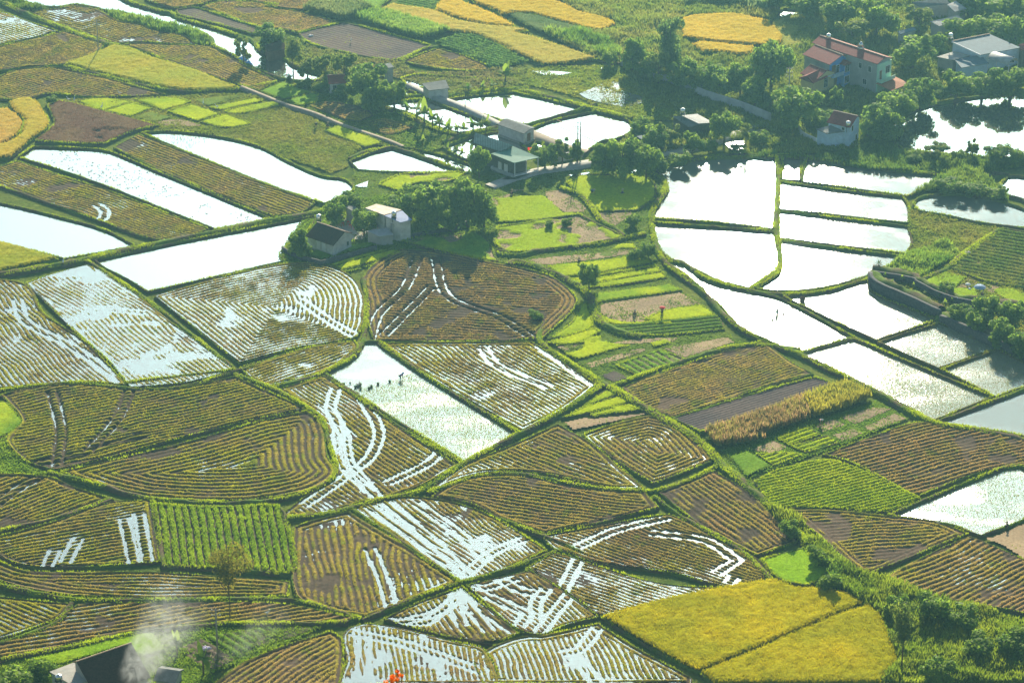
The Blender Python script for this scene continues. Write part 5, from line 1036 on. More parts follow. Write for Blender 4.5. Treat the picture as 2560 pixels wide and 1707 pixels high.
def proto(kind, v):
    """unit plant: base at the origin, height 1, crown about 1 across"""
    key = (kind, v)
    if key in PROTO: return PROTO[key]
    rs = np.random.RandomState(hash(kind) % 1 + v * 31 + len(kind) * 7 + sum(map(ord, kind)))
    dk1, dk2 = C(.08, .16, .025), C(.25, .35, .035); n, sz, up = 3000, .05, .4
    if kind == 'broadleaf_tree':
        lob = [(.0, .0, .50, .31, .34)]
        for i in range(19):
            a = i * 2.4 + rs.rand() * .6; r = .12 + .27 * rs.rand(); z = .20 + .64 * rs.rand(); r *= 1.15 - .5 * abs(z - .45); lob.append((math.cos(a) * r, math.sin(a) * r, z, .11 + .1 * rs.rand(), .09 + .09 * rs.rand()))
        tr = limbs(rs, .32, .62, .035)
    elif kind == 'pale_tree':
        lob = []
        for i in range(17):
            a = i * 2.4 + rs.rand() * .6; r = .08 + .34 * rs.rand(); z = .24 + .66 * rs.rand(); lob.append((math.cos(a) * r, math.sin(a) * r, z, .09 + .08 * rs.rand(), .07 + .06 * rs.rand()))
        dk1, dk2, n, sz = C(.10, .17, .03), C(.26, .30, .05), 2400, .045; tr = limbs(rs, .4, .7, .028, 7, .34)
    elif kind == 'slender_tree':
        lob = [(rs.normal() * .12, rs.normal() * .12, .42 + .036 * i, .16 + .08 * rs.rand() - abs(i - 7) * .006, .07) for i in range(16)]
        dk1, dk2, n, sz = C(.08, .13, .02), C(.18, .22, .03), 1500, .035; tr = limbs(rs, .45, .92, .018, 7, .22)
    elif kind == 'feathery_tree':   # loose olive crown on a tall bare stem
        lob = [(rs.normal() * .16, rs.normal() * .16, .42 + .56 * rs.rand(), .14 + .1 * rs.rand(), .06 + .05 * rs.rand()) for i in range(22)]
        dk1, dk2, n, sz = C(.10, .11, .015), C(.22, .20, .02), 2600, .022; tr = limbs(rs, .4, .95, .012, 10, .3)
    elif kind == 'bamboo_clump':
        lob = [(rs.normal() * .13, rs.normal() * .13, .25 + .72 * i / 20, .26 * (1 - .45 * i / 20) * (.7 + .5 * rs.rand()), .09) for i in range(20)]
        dk1, dk2, n, sz = C(.07, .14, .03), C(.18, .25, .05), 3000, .04; tr = MB()
        for i in range(9): a = i * .7; tr.tube([(math.cos(a) * .06, math.sin(a) * .06, -.05), (math.cos(a) * .12, math.sin(a) * .12, .6), (math.cos(a) * .25, math.sin(a) * .25, .92)], [.012, .01, .004], 5)
    elif kind == 'shrub':
        lob = [(0, 0, .42, .34, .36)]
        for i in range(12):
            a = i * 2.4 + rs.rand() * .5; r = .2 + .22 * rs.rand(); z = .18 + .55 * rs.rand(); lob.append((math.cos(a) * r, math.sin(a) * r, z, .13 + .1 * rs.rand(), .13 + .12 * rs.rand()))
        dk1, dk2, n, sz = C(.09, .17, .02), C(.24, .34, .03), 1900, .06; tr = limbs(rs, .2, .5, .03, 4, .2)
    elif kind == 'banana_plant':
        V = []; F = []; tr = MB().tube([(0, 0, -.05), (.01, 0, .3), (.02, 0, .62)], [.06, .05, .03], 7)
        for i in range(9):
            a = i * 2.4 + rs.rand() * .4; e = .55 + .35 * rs.rand() if i < 7 else .15; ln = .62 * (.8 + .4 * rs.rand()); d = np.array((math.cos(a), math.sin(a), 0)); sd_ = np.array((-d[1], d[0], 0)); base = len(V)
            for k in range(7):
                t = k / 6; rr = ln * t * (.35 + e * .6); z = .58 + (1 - e * .75) * ln * t * 1.1 - .75 * e * t * t * ln + .02; wd = .17 * math.sin(math.pi * min(1, t * .93 + .05))**.6
                c = d * rr + np.array((0, 0, z)); V += [c - sd_ * wd - (0, 0, wd * .35), c, c + sd_ * wd - (0, 0, wd * .35)]
            for k in range(6):
                b = base + k * 3; F += [(b, b + 1, b + 4, b + 3), (b + 1, b + 2, b + 5, b + 4)]
        V = np.array(V); cc = np.tile(mixc(C(.12, .22, .02), C(.24, .34, .03), rs.rand(1)), (len(V), 1))
        PROTO[key] = (tr, (V, np.array(F), cc)); return proto_build(key, kind)
    elif kind == 'fan_palm':
        V = []; F = []; tr = MB().tube([(0, 0, -.05), (0, 0, .3), (.01, 0, .6)], [.07, .06, .05], 7)
        for i in range(26):
            a = i * 2.4; el = -.5 + 1.8 * (i / 26); d = np.array((math.cos(a) * math.cos(el), math.sin(a) * math.cos(el), math.sin(el))); sd_ = np.array((-math.sin(a), math.cos(a), 0)); b = len(V); o_ = np.array((0, 0, .62))
            V += [o_, o_ + d * .3 - sd_ * .05, o_ + d * .55 - (0, 0, .06), o_ + d * .3 + sd_ * .05]; F.append((b, b + 1, b + 2, b + 3))
        V = np.array(V); PROTO[key] = (tr, (V, np.array(F), np.tile(C(.08, .12, .02), (len(V), 1)))); return proto_build(key, kind)
    cl = leafcloud(rs, lob, n, sz, dk1 * 1.25, dk2 * 1.3, up)
    PROTO[key] = (tr, cl); return proto_build(key, kind)
def proto_build(key, kind):
    tr, (V, F, c) = PROTO[key]
    t = tr.build('trunk' if kind != 'banana_plant' else 'stem', M['bark'], None, True); cr = mk('crown' if kind not in ('shrub', 'banana_plant') else 'foliage', V, F, M['leaf'], c)
    PROTO[key] = (t, cr, [0]); return PROTO[key]
def plant(kind, fx, ft, fb, fw, label, group=None, v=None, cat=None, tile='F', z=0.0):
    (x, yt), (x2, yb), (x3, _) = px_of(tile, (fx, ft)), px_of(tile, (fx, fb)), px_of(tile, (fx + fw, fb))
    p = G(x, yb, z); h = hpx(yb, yb - yt); w = (x3 - x2) / ppm(yb)
    if kind == 'shrub': w *= .85; h *= .75
    k = v if v is not None else PN[0] % 5; PN[0] += 1
    t, cr, used = proto(kind, k)
    o = thing(kind, label, cat or kind.split('_')[-1].replace('clump', 'bamboo'), (p[0], p[1], z), RS.rand() * 6.28, group)
    o.scale = (w, w, h)
    for m in (t, cr):
        if used[0]: m = m.copy(); COL.objects.link(m)
        m.parent = o
    used[0] += 1
    return o
PN = [0]
T_ = [l.split('|') for l in '''
bamboo_clump|1535|36|186|78|tallest plume of bamboo on the village wall's far corner
broadleaf_tree|1452|80|168|60|loose tree at the far end of the village wall
broadleaf_tree|1490|112|182|62|dark bush of a tree before the tall bamboo
pale_tree|1512|120|196|60|pale sparse tree close behind the village wall, below the bamboo
broadleaf_tree|1565|128|204|70|leafy tree just past the bamboo along the village wall
broadleaf_tree|1612|138|212|72|tree below the small lower golden field
shrub|1645|120|190|70|dark shrub touching the corner of the golden field
broadleaf_tree|1700|138|215|66|tree between the golden field and the big round tree
broadleaf_tree|1770|90|212|104|big round dark tree, broadest crown beside the golden fields
broadleaf_tree|1598|152|202|54|small round tree hugging the village wall above the marsh
broadleaf_tree|1652|156|222|64|round tree at the middle of the village wall
broadleaf_tree|1735|176|246|78|bushy round tree at the near end of the village wall
slender_tree|1790|196|262|46|slim pale trees' clump beside the tall grey pole
broadleaf_tree|1826|198|296|120|massive dark crown hiding the foot of the yellow house
broadleaf_tree|1896|254|296|70|dark tree below the blue house front
broadleaf_tree|1922|196|246|34|narrow tree growing up against the blue house front
shrub|1868|236|288|70|dark shrub by the gate of the yellow house
broadleaf_tree|2030|222|300|110|wide dark tree between long house porch and lake
broadleaf_tree|2062|206|282|96|flecked tree below the mint green front
broadleaf_tree|2112|176|250|86|leafy dome at the lakeside lane end
broadleaf_tree|1992|262|318|42|yellowish slender tree beside the lake house
broadleaf_tree|2040|256|324|70|dark tree overhanging the lake corner
broadleaf_tree|2195|160|226|84|tree before the concrete annex of the grey blue house
broadleaf_tree|2255|170|228|88|tree hiding the lower wall of the grey blue house
broadleaf_tree|2320|148|226|96|tree past the barrel canopy by the lane
shrub|2160|186|228|48|pale shrub between two lakeside domes
pale_tree|1955|42|104|92|light green tree behind the long red roof
broadleaf_tree|2012|-6|82|100|tall tree with sunlit rim near the purple grey roof
broadleaf_tree|1925|-14|66|110|dark tree at the upper edge over the creek
pale_tree|2110|10|78|78|pale tree beside the purple grey roof
broadleaf_tree|2095|80|160|110|broad tree between long house and grey blue house
broadleaf_tree|2150|74|120|60|small dome close to the steel water tank
broadleaf_tree|2205|36|100|86|tree in front of the gleaming white zinc roof
broadleaf_tree|2275|36|100|106|rounded tree above the grey blue ridge
broadleaf_tree|2335|34|118|84|tree beside the red edged corner house
broadleaf_tree|2300|-30|54|130|dark wood mass in the upper corner above all roofs
broadleaf_tree|2225|-30|34|110|dark tree beyond the striped zinc roof
slender_tree|2118|128|192|66|feathery light shrubby tree beside the mint front
broadleaf_tree|1855|-30|42|116|dark tree at the upper edge beside the reed bed
broadleaf_tree|1790|-44|20|80|half cut tree at the upper edge by the reeds
shrub|2160|-20|20|90|low dark canopy at the top edge before the purple roof
broadleaf_tree|1385|322|398|76|tree rising by the lane right past the twin poles
broadleaf_tree|1428|308|404|86|tallest tree of the crossroads thicket
broadleaf_tree|1484|332|410|72|tree of the crossroads thicket standing over the paddy bank
broadleaf_tree|1470|268|318|62|tree leaning over the small pond corner
broadleaf_tree|1500|282|350|70|tree in front of the patched tin shack
pale_tree|1540|284|336|58|light crown between tin shack and white roofed shack
broadleaf_tree|1590|300|352|54|low crown below the white roofed shack
broadleaf_tree|1663|254|328|68|round tree beside the white roofed shack
shrub|1628|312|348|48|round shrub under the white roofed shack
shrub|1560|336|382|66|dark shrub along the paddy bank below the tin shack
shrub|1512|340|392|56|dense shrub at the corner of the largest shining paddy
shrub|1690|318|352|46|shrub along the lane bank, nearest the water sliver
shrub|1745|288|330|56|dark shrub by the lane above the water sliver
slender_tree|1712|282|340|40|thin tree on the lane bend
broadleaf_tree|1252|326|386|66|leafy tree behind the red flag
pale_tree|1292|318|376|54|light tree between flag and fluffy tree
broadleaf_tree|1324|316|372|32|fluffy pompom tree at the twin poles
broadleaf_tree|1100|334|408|52|ivy dark tree against the hall's teal roof
broadleaf_tree|624|54|116|78|round tree behind the brown canal house
slender_tree|674|84|172|76|yellowish slim tree beside the brown canal house
pale_tree|706|124|182|62|sparse pale tree on the fallow strip, nearest the canal house
pale_tree|748|128|194|66|sparse pale tree midway along the fallow strip
pale_tree|792|122|200|70|sparse pale tree over the red cottage roof
broadleaf_tree|842|142|232|96|largest leafy tree beside the red cottage
broadleaf_tree|906|180|246|62|dark tree overhanging the first pond
broadleaf_tree|866|194|254|66|dark lower crown between red cottage and pond
pale_tree|560|84|148|46|spindly tree by the blue tarpaulin
shrub|700|176|200|46|small dark shrub on the canal's lower bank
shrub|742|180|206|52|rounder dark shrub on the canal's lower bank
slender_tree|664|170|205|26|thin sapling on the canal bank
shrub|782|186|222|48|shrub against the white cottage wall
broadleaf_tree|1075|402|522|98|tallest dark tree of the farm grove
broadleaf_tree|1000|418|512|108|flecked broad tree in the middle of the farm grove
broadleaf_tree|944|424|502|86|tree of the farm grove closest to the metal roofs
broadleaf_tree|1036|456|534|66|round bright green tree at the grove front
broadleaf_tree|1112|432|520|60|edge tree of the farm grove by the bright beds
broadleaf_tree|985|474|534|70|shadowy tree before the farm grove
broadleaf_tree|802|442|496|70|round tree beyond the farm's grey block
broadleaf_tree|768|462|520|50|tree behind the farm's drying straw
broadleaf_tree|836|474|542|62|tree in the farmyard beside the metal roofed house
broadleaf_tree|690|526|588|56|tree at the water corner of the farm wall
shrub|904|438|486|60|shrub patch above the metal roofs
broadleaf_tree|1353|602|668|48|lone dark tree on the green terraces
feathery_tree|528|1254|1420|104|tall feathery olive tree rising over the leafy rows
slender_tree|2070|1392|1534|92|airy tree in the thicket beside the golden rice
shrub|1905|1300|1352|64|shrub between lime plot and golden rice
shrub|1880|1235|1300|60|dark shrub beside the lime plot
shrub|1815|1180|1232|56|shrub on the green lane above the lime plot
shrub|2150|1345|1420|92|tufted shrub in the middle of the thicket
shrub|2210|1380|1440|90|shrub at the thicket's edge below the brown rows
shrub|2330|1430|1500|100|dark shrub in the thicket's far corner
shrub|2250|1440|1506|86|bright shrub of the lower thicket
shrub|2060|1350|1410|64|shrub above the airy tree
shrub|2150|1500|1570|90|shrub at the thicket's bottom
shrub|30|1506|1600|120|black green bush in the bottom corner
shrub|98|1486|1562|80|bush next to the flat concrete roof
broadleaf_tree|2262|672|740|66|bushy tree before the blue umbrella terrace
broadleaf_tree|2322|690|754|66|bushy tree past the terrace beds
broadleaf_tree|2203|700|737|62|first bushy tree inside the two stone walls
broadleaf_tree|2248|708|762|66|middle bushy tree above the straight bank wall
broadleaf_tree|2306|732|794|76|bushy tree low above the bank wall
broadleaf_tree|2352|758|820|76|bushy tree cut by the picture edge above the bank wall
shrub|2176|396|440|86|bush on the spit between two sheets of water
shrub|2232|404|446|76|larger bush along the spit
shrub|2286|416|456|66|bush at the spit's far tip
pale_tree|2232|318|362|44|little tree standing out on the lake edge
pale_tree|2146|330|366|70|sprawling light shrubby tree on the lake bank
shrub|2200|336|368|40|small bush on the lake bank beside the little tree
broadleaf_tree|2292|330|372|66|dark tree on the lake bank near the picture edge
shrub|2098|342|370|46|dark bush beside the lake house wall
shrub|2335|326|372|60|shrub at the picture edge on the lake bank
shrub|1300|490|520|30|shrub on the dike above the maze of green beds
shrub|1262|500|524|26|tiny shrub on the dike near the grove
shrub|1455|478|520|44|shrub on the big dike beside the paddies
shrub|1490|540|590|44|overgrown shrub where the paddies' dikes meet
shrub|1460|556|596|46|shrub on the green terraces' upper corner
shrub|1232|702|732|40|dark shrub in the ditch below the terraces
shrub|120|215|235|34|dark shrub at the head of the curved yellow field
shrub|2170|640|672|52|weedy shrub over the farthest end of the walls
shrub|1400|98|150|46|scrubby bush on the marsh rim by the village wall
'''.strip().split('\n')]
for k, x, a, b, w, lb in T_: plant(k, float(x), float(a), float(b), float(w), lb.strip(), group='trees and shrubs of the valley')
for i, (x, a, b, w, lb) in enumerate((
  (1330, 870, 960, 70, 'banana plant at the far corner of the narrow pond'), (1420, 880, 1000, 110, 'high banana plant drooping over the narrow pond'), (1480, 905, 1060, 110, 'densest banana plant midway on the pond bank'), (1550, 950, 1075, 90, 'banana plant past the densest one'),
  (1610, 1000, 1090, 90, 'banana plant among bank weeds'), (1680, 1040, 1130, 80, 'banana plant at the bend of the bank'), (1760, 1050, 1130, 76, 'small banana plant before the causeway'), (1815, 1060, 1125, 66, 'lowest banana plant near the teal roof'),
  (1890, 1010, 1110, 96, 'banana plant straight behind the teal roof'), (1950, 1020, 1105, 60, 'banana plant beside the pale yellow tipped one'), (2000, 995, 1105, 80, 'pale yellow tipped banana plant by the shed'), (1670, 1225, 1290, 60, 'banana plant on the small dark pond'),
  (1750, 1240, 1310, 66, 'banana plant mirrored in the small dark pond'), (1800, 1270, 1335, 50, 'banana plant next to the ivy dark tree'), (1470, 1165, 1225, 56, 'yellow leaved banana plant in the weedy plot'), (2160, 570, 700, 110, 'banana plant with red bloom beside the farthest pond'),
  (1850, 715, 770, 66, 'banana plant on the first dike of the ponds'), (1970, 705, 760, 56, 'banana plant midway on the dike of the ponds'), (2060, 690, 750, 60, 'banana plant at the end of the dike of the ponds'))):
    plant('banana_plant', x, a - (b - a) * .25, b, w * 1.35, lb, 'banana plants around the ponds', v=i % 4, tile='A1', cat='banana plant')
for i, (x, a, b, w) in enumerate(((1185, 880, 930, 40), (1240, 940, 990, 46), (1330, 900, 950, 46), (1345, 1000, 1040, 40), (1440, 1030, 1070, 40), (1425, 965, 1000, 36), (1520, 1030, 1060, 36), (1550, 1085, 1125, 44), (1640, 1050, 1090, 40), (1690, 1110, 1160, 60), (1750, 1090, 1130, 40))):
    plant('banana_plant', x, a, b, w, 'young banana plant in the grassy strip between the two stone walls', 'young banana plants between the walls', v=i % 4, tile='B3', cat='banana plant', z=.3)
plant('fan_palm', 1130, 775, 862, 80, 'small fan palm on the tip of land in the shining paddies', tile='B3', v=0, cat='palm')
plant('banana_plant', 1710, 1190, 1400, 160, 'leafy yellow specked plant beside the pole near the smoke', tile='D0', v=1, cat='plant')
plant('banana_plant', 1490, 1060, 1240, 130, 'pale banana plant veiled by smoke', tile='D0', v=2, cat='banana plant')
for t in list(PROTO.values()):
    if t[2][0] == 0:
        for m in t[:2]: bpy.data.objects.remove(m)
# ------------------------------------------------------------------ people and small things
def cloth(c): return mp_('cloth', c, .85, .15, 6)
def skinmesh(name, J, E_, mat, parent, sub=1):
    me = bpy.data.meshes.new(name); me.from_pydata([j[:3] for j in J], E_, []); me.update(); me.materials.append(mat)
    o = link(bpy.data.objects.new(name, me), parent); o.modifiers.new('Skin', 'SKIN')
    for i, j in enumerate(J):
        me.skin_vertices[0].data[i].radius = (j[3], j[3]); 
    me.skin_vertices[0].data[0].use_root = True
    o.modifiers.new('Sub', 'SUBSURF').levels = sub; o.modifiers['Sub'].render_levels = sub
    return o
DARK = cloth((.035, .04, .05)); HAT = mp_('palm_hat', (.52, .42, .24), .8, .15); SKINM = mp_('skin', (.36, .20, .12), .6, .1)
def person(x, y, label, pose='stand', rz=0.0, top=None, hat=HAT, legs=None, z=-.2):
    p = G(x, y, z); o = thing('person', label, 'person', (p[0], p[1], z), rz)
    s = 1.0
    if pose == 'stand': hip, ch, hd = (0, 0, .88), (0, -.03, 1.35), (0, -.05, 1.52); hands = [(.26, -.12, .86), (-.26, -.12, .86)]; elb = [(.27, .0, 1.1), (-.27, .0, 1.1)]
    elif pose == 'bend': hip, ch, hd = (0, .12, .85), (0, -.38, 1.0), (0, -.58, 1.0); hands = [(.14, -.55, .32), (-.12, -.5, .3)]; elb = [(.2, -.42, .65), (-.2, -.4, .65)]
    elif pose == 'carry': hip, ch, hd = (0, 0, .88), (0, -.08, 1.33), (0, -.12, 1.5); hands = [(.45, -.2, 1.3), (-.45, -.1, 1.3)]; elb = [(.3, -.05, 1.12), (-.3, 0, 1.12)]
    else: hip, ch, hd = (0, .05, .32), (0, -.12, .75), (0, -.2, .93); hands = [(.2, -.4, .2), (-.2, -.4, .22)]; elb = [(.27, -.2, .5), (-.27, -.2, .5)]
    sq = pose == 'squat'
    kn = [(.14, -.38 if sq else -.04, .42 if sq else .46), (-.14, -.38 if sq else .03, .42 if sq else .46)]; ft = [(.13, -.1 if sq else 0, -.05), (-.13, -.05 if sq else .1, -.05)]
    nk = tuple((a + b) / 2 for a, b in zip(ch, hd))
    J = [(*hip, .15), (*ch, .16), (*nk, .06), (*hd, .10), (hd[0], hd[1] - .01, hd[2] + .12, .085),
         (ch[0] + .19, ch[1], ch[2] - .02, .075), (*elb[0], .055), (*hands[0], .04), (ch[0] - .19, ch[1], ch[2] - .02, .075), (*elb[1], .055), (*hands[1], .04),
         (hip[0] + .1, hip[1], hip[2] - .06, .11), (*kn[0], .08), (*ft[0], .055), (ft[0][0], ft[0][1] - .16, -.05, .04), (hip[0] - .1, hip[1], hip[2] - .06, .11), (*kn[1], .08), (*ft[1], .055), (ft[1][0], ft[1][1] - .16, -.05, .04)]
    for hnd, sg in ((7, 1), (10, -1)):   # five fingers from each palm
        hx, hy, hz_ = J[hnd][:3]
        for f in range(5): J.append((hx + sg * (.022 * (f - 2)), hy - (.05 if f else .015), hz_ - (.085 if f else .03) - .01 * (f in (2, 3)), .011))
    E_ = [(0, 1), (1, 2), (2, 3), (3, 4), (1, 5), (5, 6), (6, 7), (1, 8), (8, 9), (9, 10), (0, 11), (11, 12), (12, 13), (13, 14), (0, 15), (15, 16), (16, 17), (17, 18)] + [(7, 19 + f) for f in range(5)] + [(10, 24 + f) for f in range(5)]
    skinmesh('body', J, E_, SKINM, o)
    Jt = [(*hip, .165), (*ch, .18), (ch[0] + .2, ch[1], ch[2] - .02, .09), (*elb[0], .07), (ch[0] - .2, ch[1], ch[2] - .02, .09), (*elb[1], .07)]
    skinmesh('shirt', Jt, [(0, 1), (1, 2), (2, 3), (1, 4), (4, 5)], top or DARK, o)
    Jl = [(hip[0], hip[1], hip[2] - .02, .16), (hip[0] + .1, hip[1], hip[2] - .08, .13), (*kn[0], .1), (kn[0][0], kn[0][1], kn[0][2] - .2, .09), (hip[0] - .1, hip[1], hip[2] - .08, .13), (*kn[1], .1), (kn[1][0], kn[1][1], kn[1][2] - .2, .09)]
    skinmesh('trousers', Jl, [(0, 1), (1, 2), (2, 3), (0, 4), (4, 5), (5, 6)], legs or DARK, o)
    if hat:
        t = np.array(hd) + (0, 0, .16); MB().tube([t - (0, 0, .06), t + (0, 0, .0), t + (0, 0, .19)], [.25, .24, .015], 14).build('conical_hat', hat, o, True)
    return o
BLUE = cloth((.05, .14, .42)); PINK = cloth((.60, .30, .34)); WHITE = cloth((.62, .62, .66)); RED = cloth((.70, .05, .05))
person(1878, 790, 'farmer in dark clothes standing upright in the silvery paddy', 'stand', .4)
person(1922, 803, 'farmer stooping with a carrying load in the silvery paddy', 'bend', 1.2)
person(1944, 788, 'farmer beside the bundle rack at the end of the row', 'carry', -.8)
person(1001, 949, 'planter in blue hat bending over the pale central paddy', 'bend', 2.2, top=BLUE, hat=BLUE)
person(1655, 788, 'person under the red umbrella on the sandy bed', 'stand', .3)
person(1585, 788, 'person crouching at the dark tuft on the sandy bed', 'squat', 1.0, z=0)
person(2050, 1060, 'person in white hat and pink shirt below the maize', 'bend', .5, top=PINK, hat=cloth((.75, .75, .72)), z=0)
person(2519, 1318, 'person crouching at the corner of the speckled paddy', 'squat', -1.0, z=0)
person(1447, 655, 'person in white shirt on the bare strip above the green terraces', 'squat', .2, top=WHITE, z=0)
person(1278, 486, 'person in pink on the shaded bare ground below the road', 'squat', .9, top=PINK, z=0)
person(790, 317, 'person working in the bare patch beside the lime strip', 'bend', .1, z=0)
person(818, 317, 'second person near the lime strip, closer to the path', 'squat', 1.1, z=0)
person(2455, 742, 'dark figure crouching below the big blue umbrella', 'squat', .1, z=0)
person(1555, 486, 'person crouching in the tree shade on the upper green bed', 'squat', 2.0, z=0)
person(1480, 485, 'person stooping in the tree shade on the upper green bed', 'bend', 1.0, top=BLUE, z=0)
def umbrella(x, y, zt, r, col, label, tilt=.1):
    p = G(x, y, zt); o = thing('umbrella', label, 'umbrella', (p[0], p[1], 0)); n = 16; rings = 5; V = [(0, 0, zt)]; F = []
    for k in range(1, rings + 1):
        a = k / rings * 1.15
        for i in range(n): t = 2 * math.pi * i / n; V.append((r * math.sin(a) / math.sin(1.15) * math.cos(t), r * math.sin(a) / math.sin(1.15) * math.sin(t), zt - r * .75 * (1 - math.cos(a))))
    for i in range(n): F.append((0, 1 + i, 1 + (i + 1) % n))
    for k in range(rings - 1):
        for i in range(n): F.append((1 + k * n + i, 1 + (k + 1) * n + i, 1 + (k + 1) * n + (i + 1) % n, 1 + k * n + (i + 1) % n))
    MB().add(V, F).build('canopy', mp_('umbrella_cloth', col, .6, .1, 3, transl=.35), o, True)
    MB().tube([(0, 0, -.1), (0, 0, zt + .08)], [.03, .02], 6).build('shaft', M['iron'], o)
umbrella(1656, 766, 2.0, .55, (.80, .05, .06), 'small red umbrella over the sandy bed')
umbrella(2450, 712, 1.9, 1.15, (.30, .42, .66), 'large blue umbrella on the sandy bed between lime patches')
umbrella(2420, 708, .7, .55, (.62, .68, .74), 'small pale umbrella lying close to the large blue one')
# seedling bundles thrown across the water, each a tied sheaf
def bundle(x, y, s, label, group, v=[None]):
    p = G(x, y, -.22)
    if v[0] is None:
        o = thing('seedling_bundle', label, 'seedling bundle', (p[0], p[1], -.22), group=group)
        q = (RS.rand(46, 2) - .5) * .2; V, F, c = blades_mesh(q, 0, .42, .07, C(.06, .10, .02), 2, RS, .7, .05); mk('leaves', V, F, M['blade'], c, o)
        MB().tube([(0, 0, -.02), (0, 0, .1), (0, 0, .2)], [.13, .11, .12], 8).build('roots', DARK, o); v[0] = o
    else:
        o = v[0].copy(); COL.objects.link(o); o['label'] = label; o['group'] = group
        for ch in v[0].children: c = ch.copy(); COL.objects.link(c); c.parent = o
        o.location = (p[0], p[1], -.22)
    o.scale = (s, s, s); o.rotation_euler = (0, 0, RS.rand() * 6)
lb = 'dark bundle of rice seedlings standing in the silvery paddy below the planters'
for x, y, s in ((1832, 803, 1.1), (1848, 797, .9), (1861, 796, 1.2), (1844, 825, 1.2), (1852, 830, 1.3), (1854, 820, 1.1), (1861, 818, 1.2), (1864, 822, .9), (1874, 834, .8), (1882, 828, .8), (1966, 788, .8), (1974, 784, .9), (1978, 783, .8), (1983, 793, .7), (1990, 796, .9), (1998, 782, 1.0), (2007, 781, .9), (2008, 793, .8), (2017, 787, .8)):
    bundle(x, y, s, lb, 'seedling bundles in the silvery paddy')
lb = 'dark bundle of rice seedlings in the pale central paddy'
for x, y, s in ((860, 962, 1.1), (863, 970, 1.1), (875, 959, .8), (889, 969, 1.2), (895, 966, 1.3), (900, 964, 1.3), (901, 974, 1.0), (922, 972, 1.1), (929, 968, 1.2), (945, 961, 1.1), (974, 955, 1.1)):
    bundle(x, y, s, lb, 'seedling bundles in the central paddy')
def rack(x, y, label, rz):
    p = G(x, y, -.2); o = thing('carrying_rack', label, 'rack', (p[0], p[1], -.2), rz)
    MB().tube([(-.75, 0, .75), (0, 0, .85), (.75, 0, .72)], [.03, .035, .03], 6).build('shoulder_pole', M['wood'], o)
    for s in (-.75, .75):
        b = MB().tube([(s, 0, 0), (s, 0, .18), (s, 0, .34)], [.2, .27, .3], 10).build('basket', M['brown_board'], o, True)
        q = (RS.rand(60, 2) - .5) * .4 + (s, 0); V, F, c = blades_mesh(q, .3, .35, .07, C(.07, .12, .02), 2, RS, .7, .05); mk('seedlings', V, F, M['blade'], c, b)
rack(1936, 800, 'carrying pole with two baskets beside the stooping farmer', .9); rack(1950, 785, 'carrying pole with two baskets at the edge of the planted rows', 2.4)
# straw mound standing in the paddy, clay jar like
p = G(2006, 755, -.22); o = thing('straw_mound', 'dark rounded straw mound standing alone in the water below the dike', 'mound', (p[0], p[1], -.22))
MB().tube([(0, 0, -.1), (0, 0, .25), (0, 0, .6), (0, 0, .95), (0, 0, 1.12), (0, 0, 1.18)], [.45, .58, .56, .38, .18, .03], 14).build('heap', M['brown_board'], o, True)
q = np.column_stack([np.cos(np.arange(160) * 2.4), np.sin(np.arange(160) * 2.4)]) * (RS.rand(160, 1) * .5); V, F, c = blades_mesh(q, .2 + .8 * (1 - np.hypot(*q.T) / .6), .3, .1, C(.07, .06, .03), 2, RS, .8, .05); mk('thatch', V, F, M['blade'], c, o)
# egrets
def egret(x, y, label, v=[None]):
    p = G(x, y, .15)
    if v[0] is None:
        o = thing('egret', label, 'bird', (p[0], p[1], .1), group='white egrets on the fields')
        skinmesh('body', [(0, 0, .42, .10), (.16, 0, .46, .085), (-.2, 0, .36, .05), (-.32, 0, .32, .02), (.24, 0, .60, .04), (.22, 0, .76, .03), (.28, 0, .84, .04), (.42, 0, .82, .012), (0, .05, .2, .014), (0, -.05, .2, .014), (.01, .05, 0, .012), (.01, -.05, 0, .012)],
                 [(0, 1), (0, 2), (2, 3), (1, 4), (4, 5), (5, 6), (6, 7), (0, 8), (0, 9), (8, 10), (9, 11)], M['white'], o); v[0] = o
    else:
        o = v[0].copy(); COL.objects.link(o); o['label'] = label
        for ch in v[0].children: c = ch.copy(); COL.objects.link(c); c.parent = o
        o.location = (p[0], p[1], .1)
    o.rotation_euler = (0, 0, RS.rand() * 6); o.scale = (1.5,) * 3
for x, y, l in ((172, 254, 'egret at the head of the green bed strip'), (186, 254, 'second egret at the head of the green bed strip'), (254, 272, 'egret on the lower edge of the first green bed'), (300, 238, 'egret on the bank above the green beds'), (543, 272, 'egret on the path between striped beds'), (508, 262, 'egret where the olive bed meets a lime bed'),
                (158, 660, 'egret on the main dike beside the yellow corner field'), (895, 967, 'egret standing by bundles in the pale central paddy'), (2347, 1310, 'egret at the tip of the speckled paddy'), (877, 106, 'egret resting in the ploughed plum field'), (668, 1538, 'egret on the dark rows under the smoke drift')): egret(x, y, l)
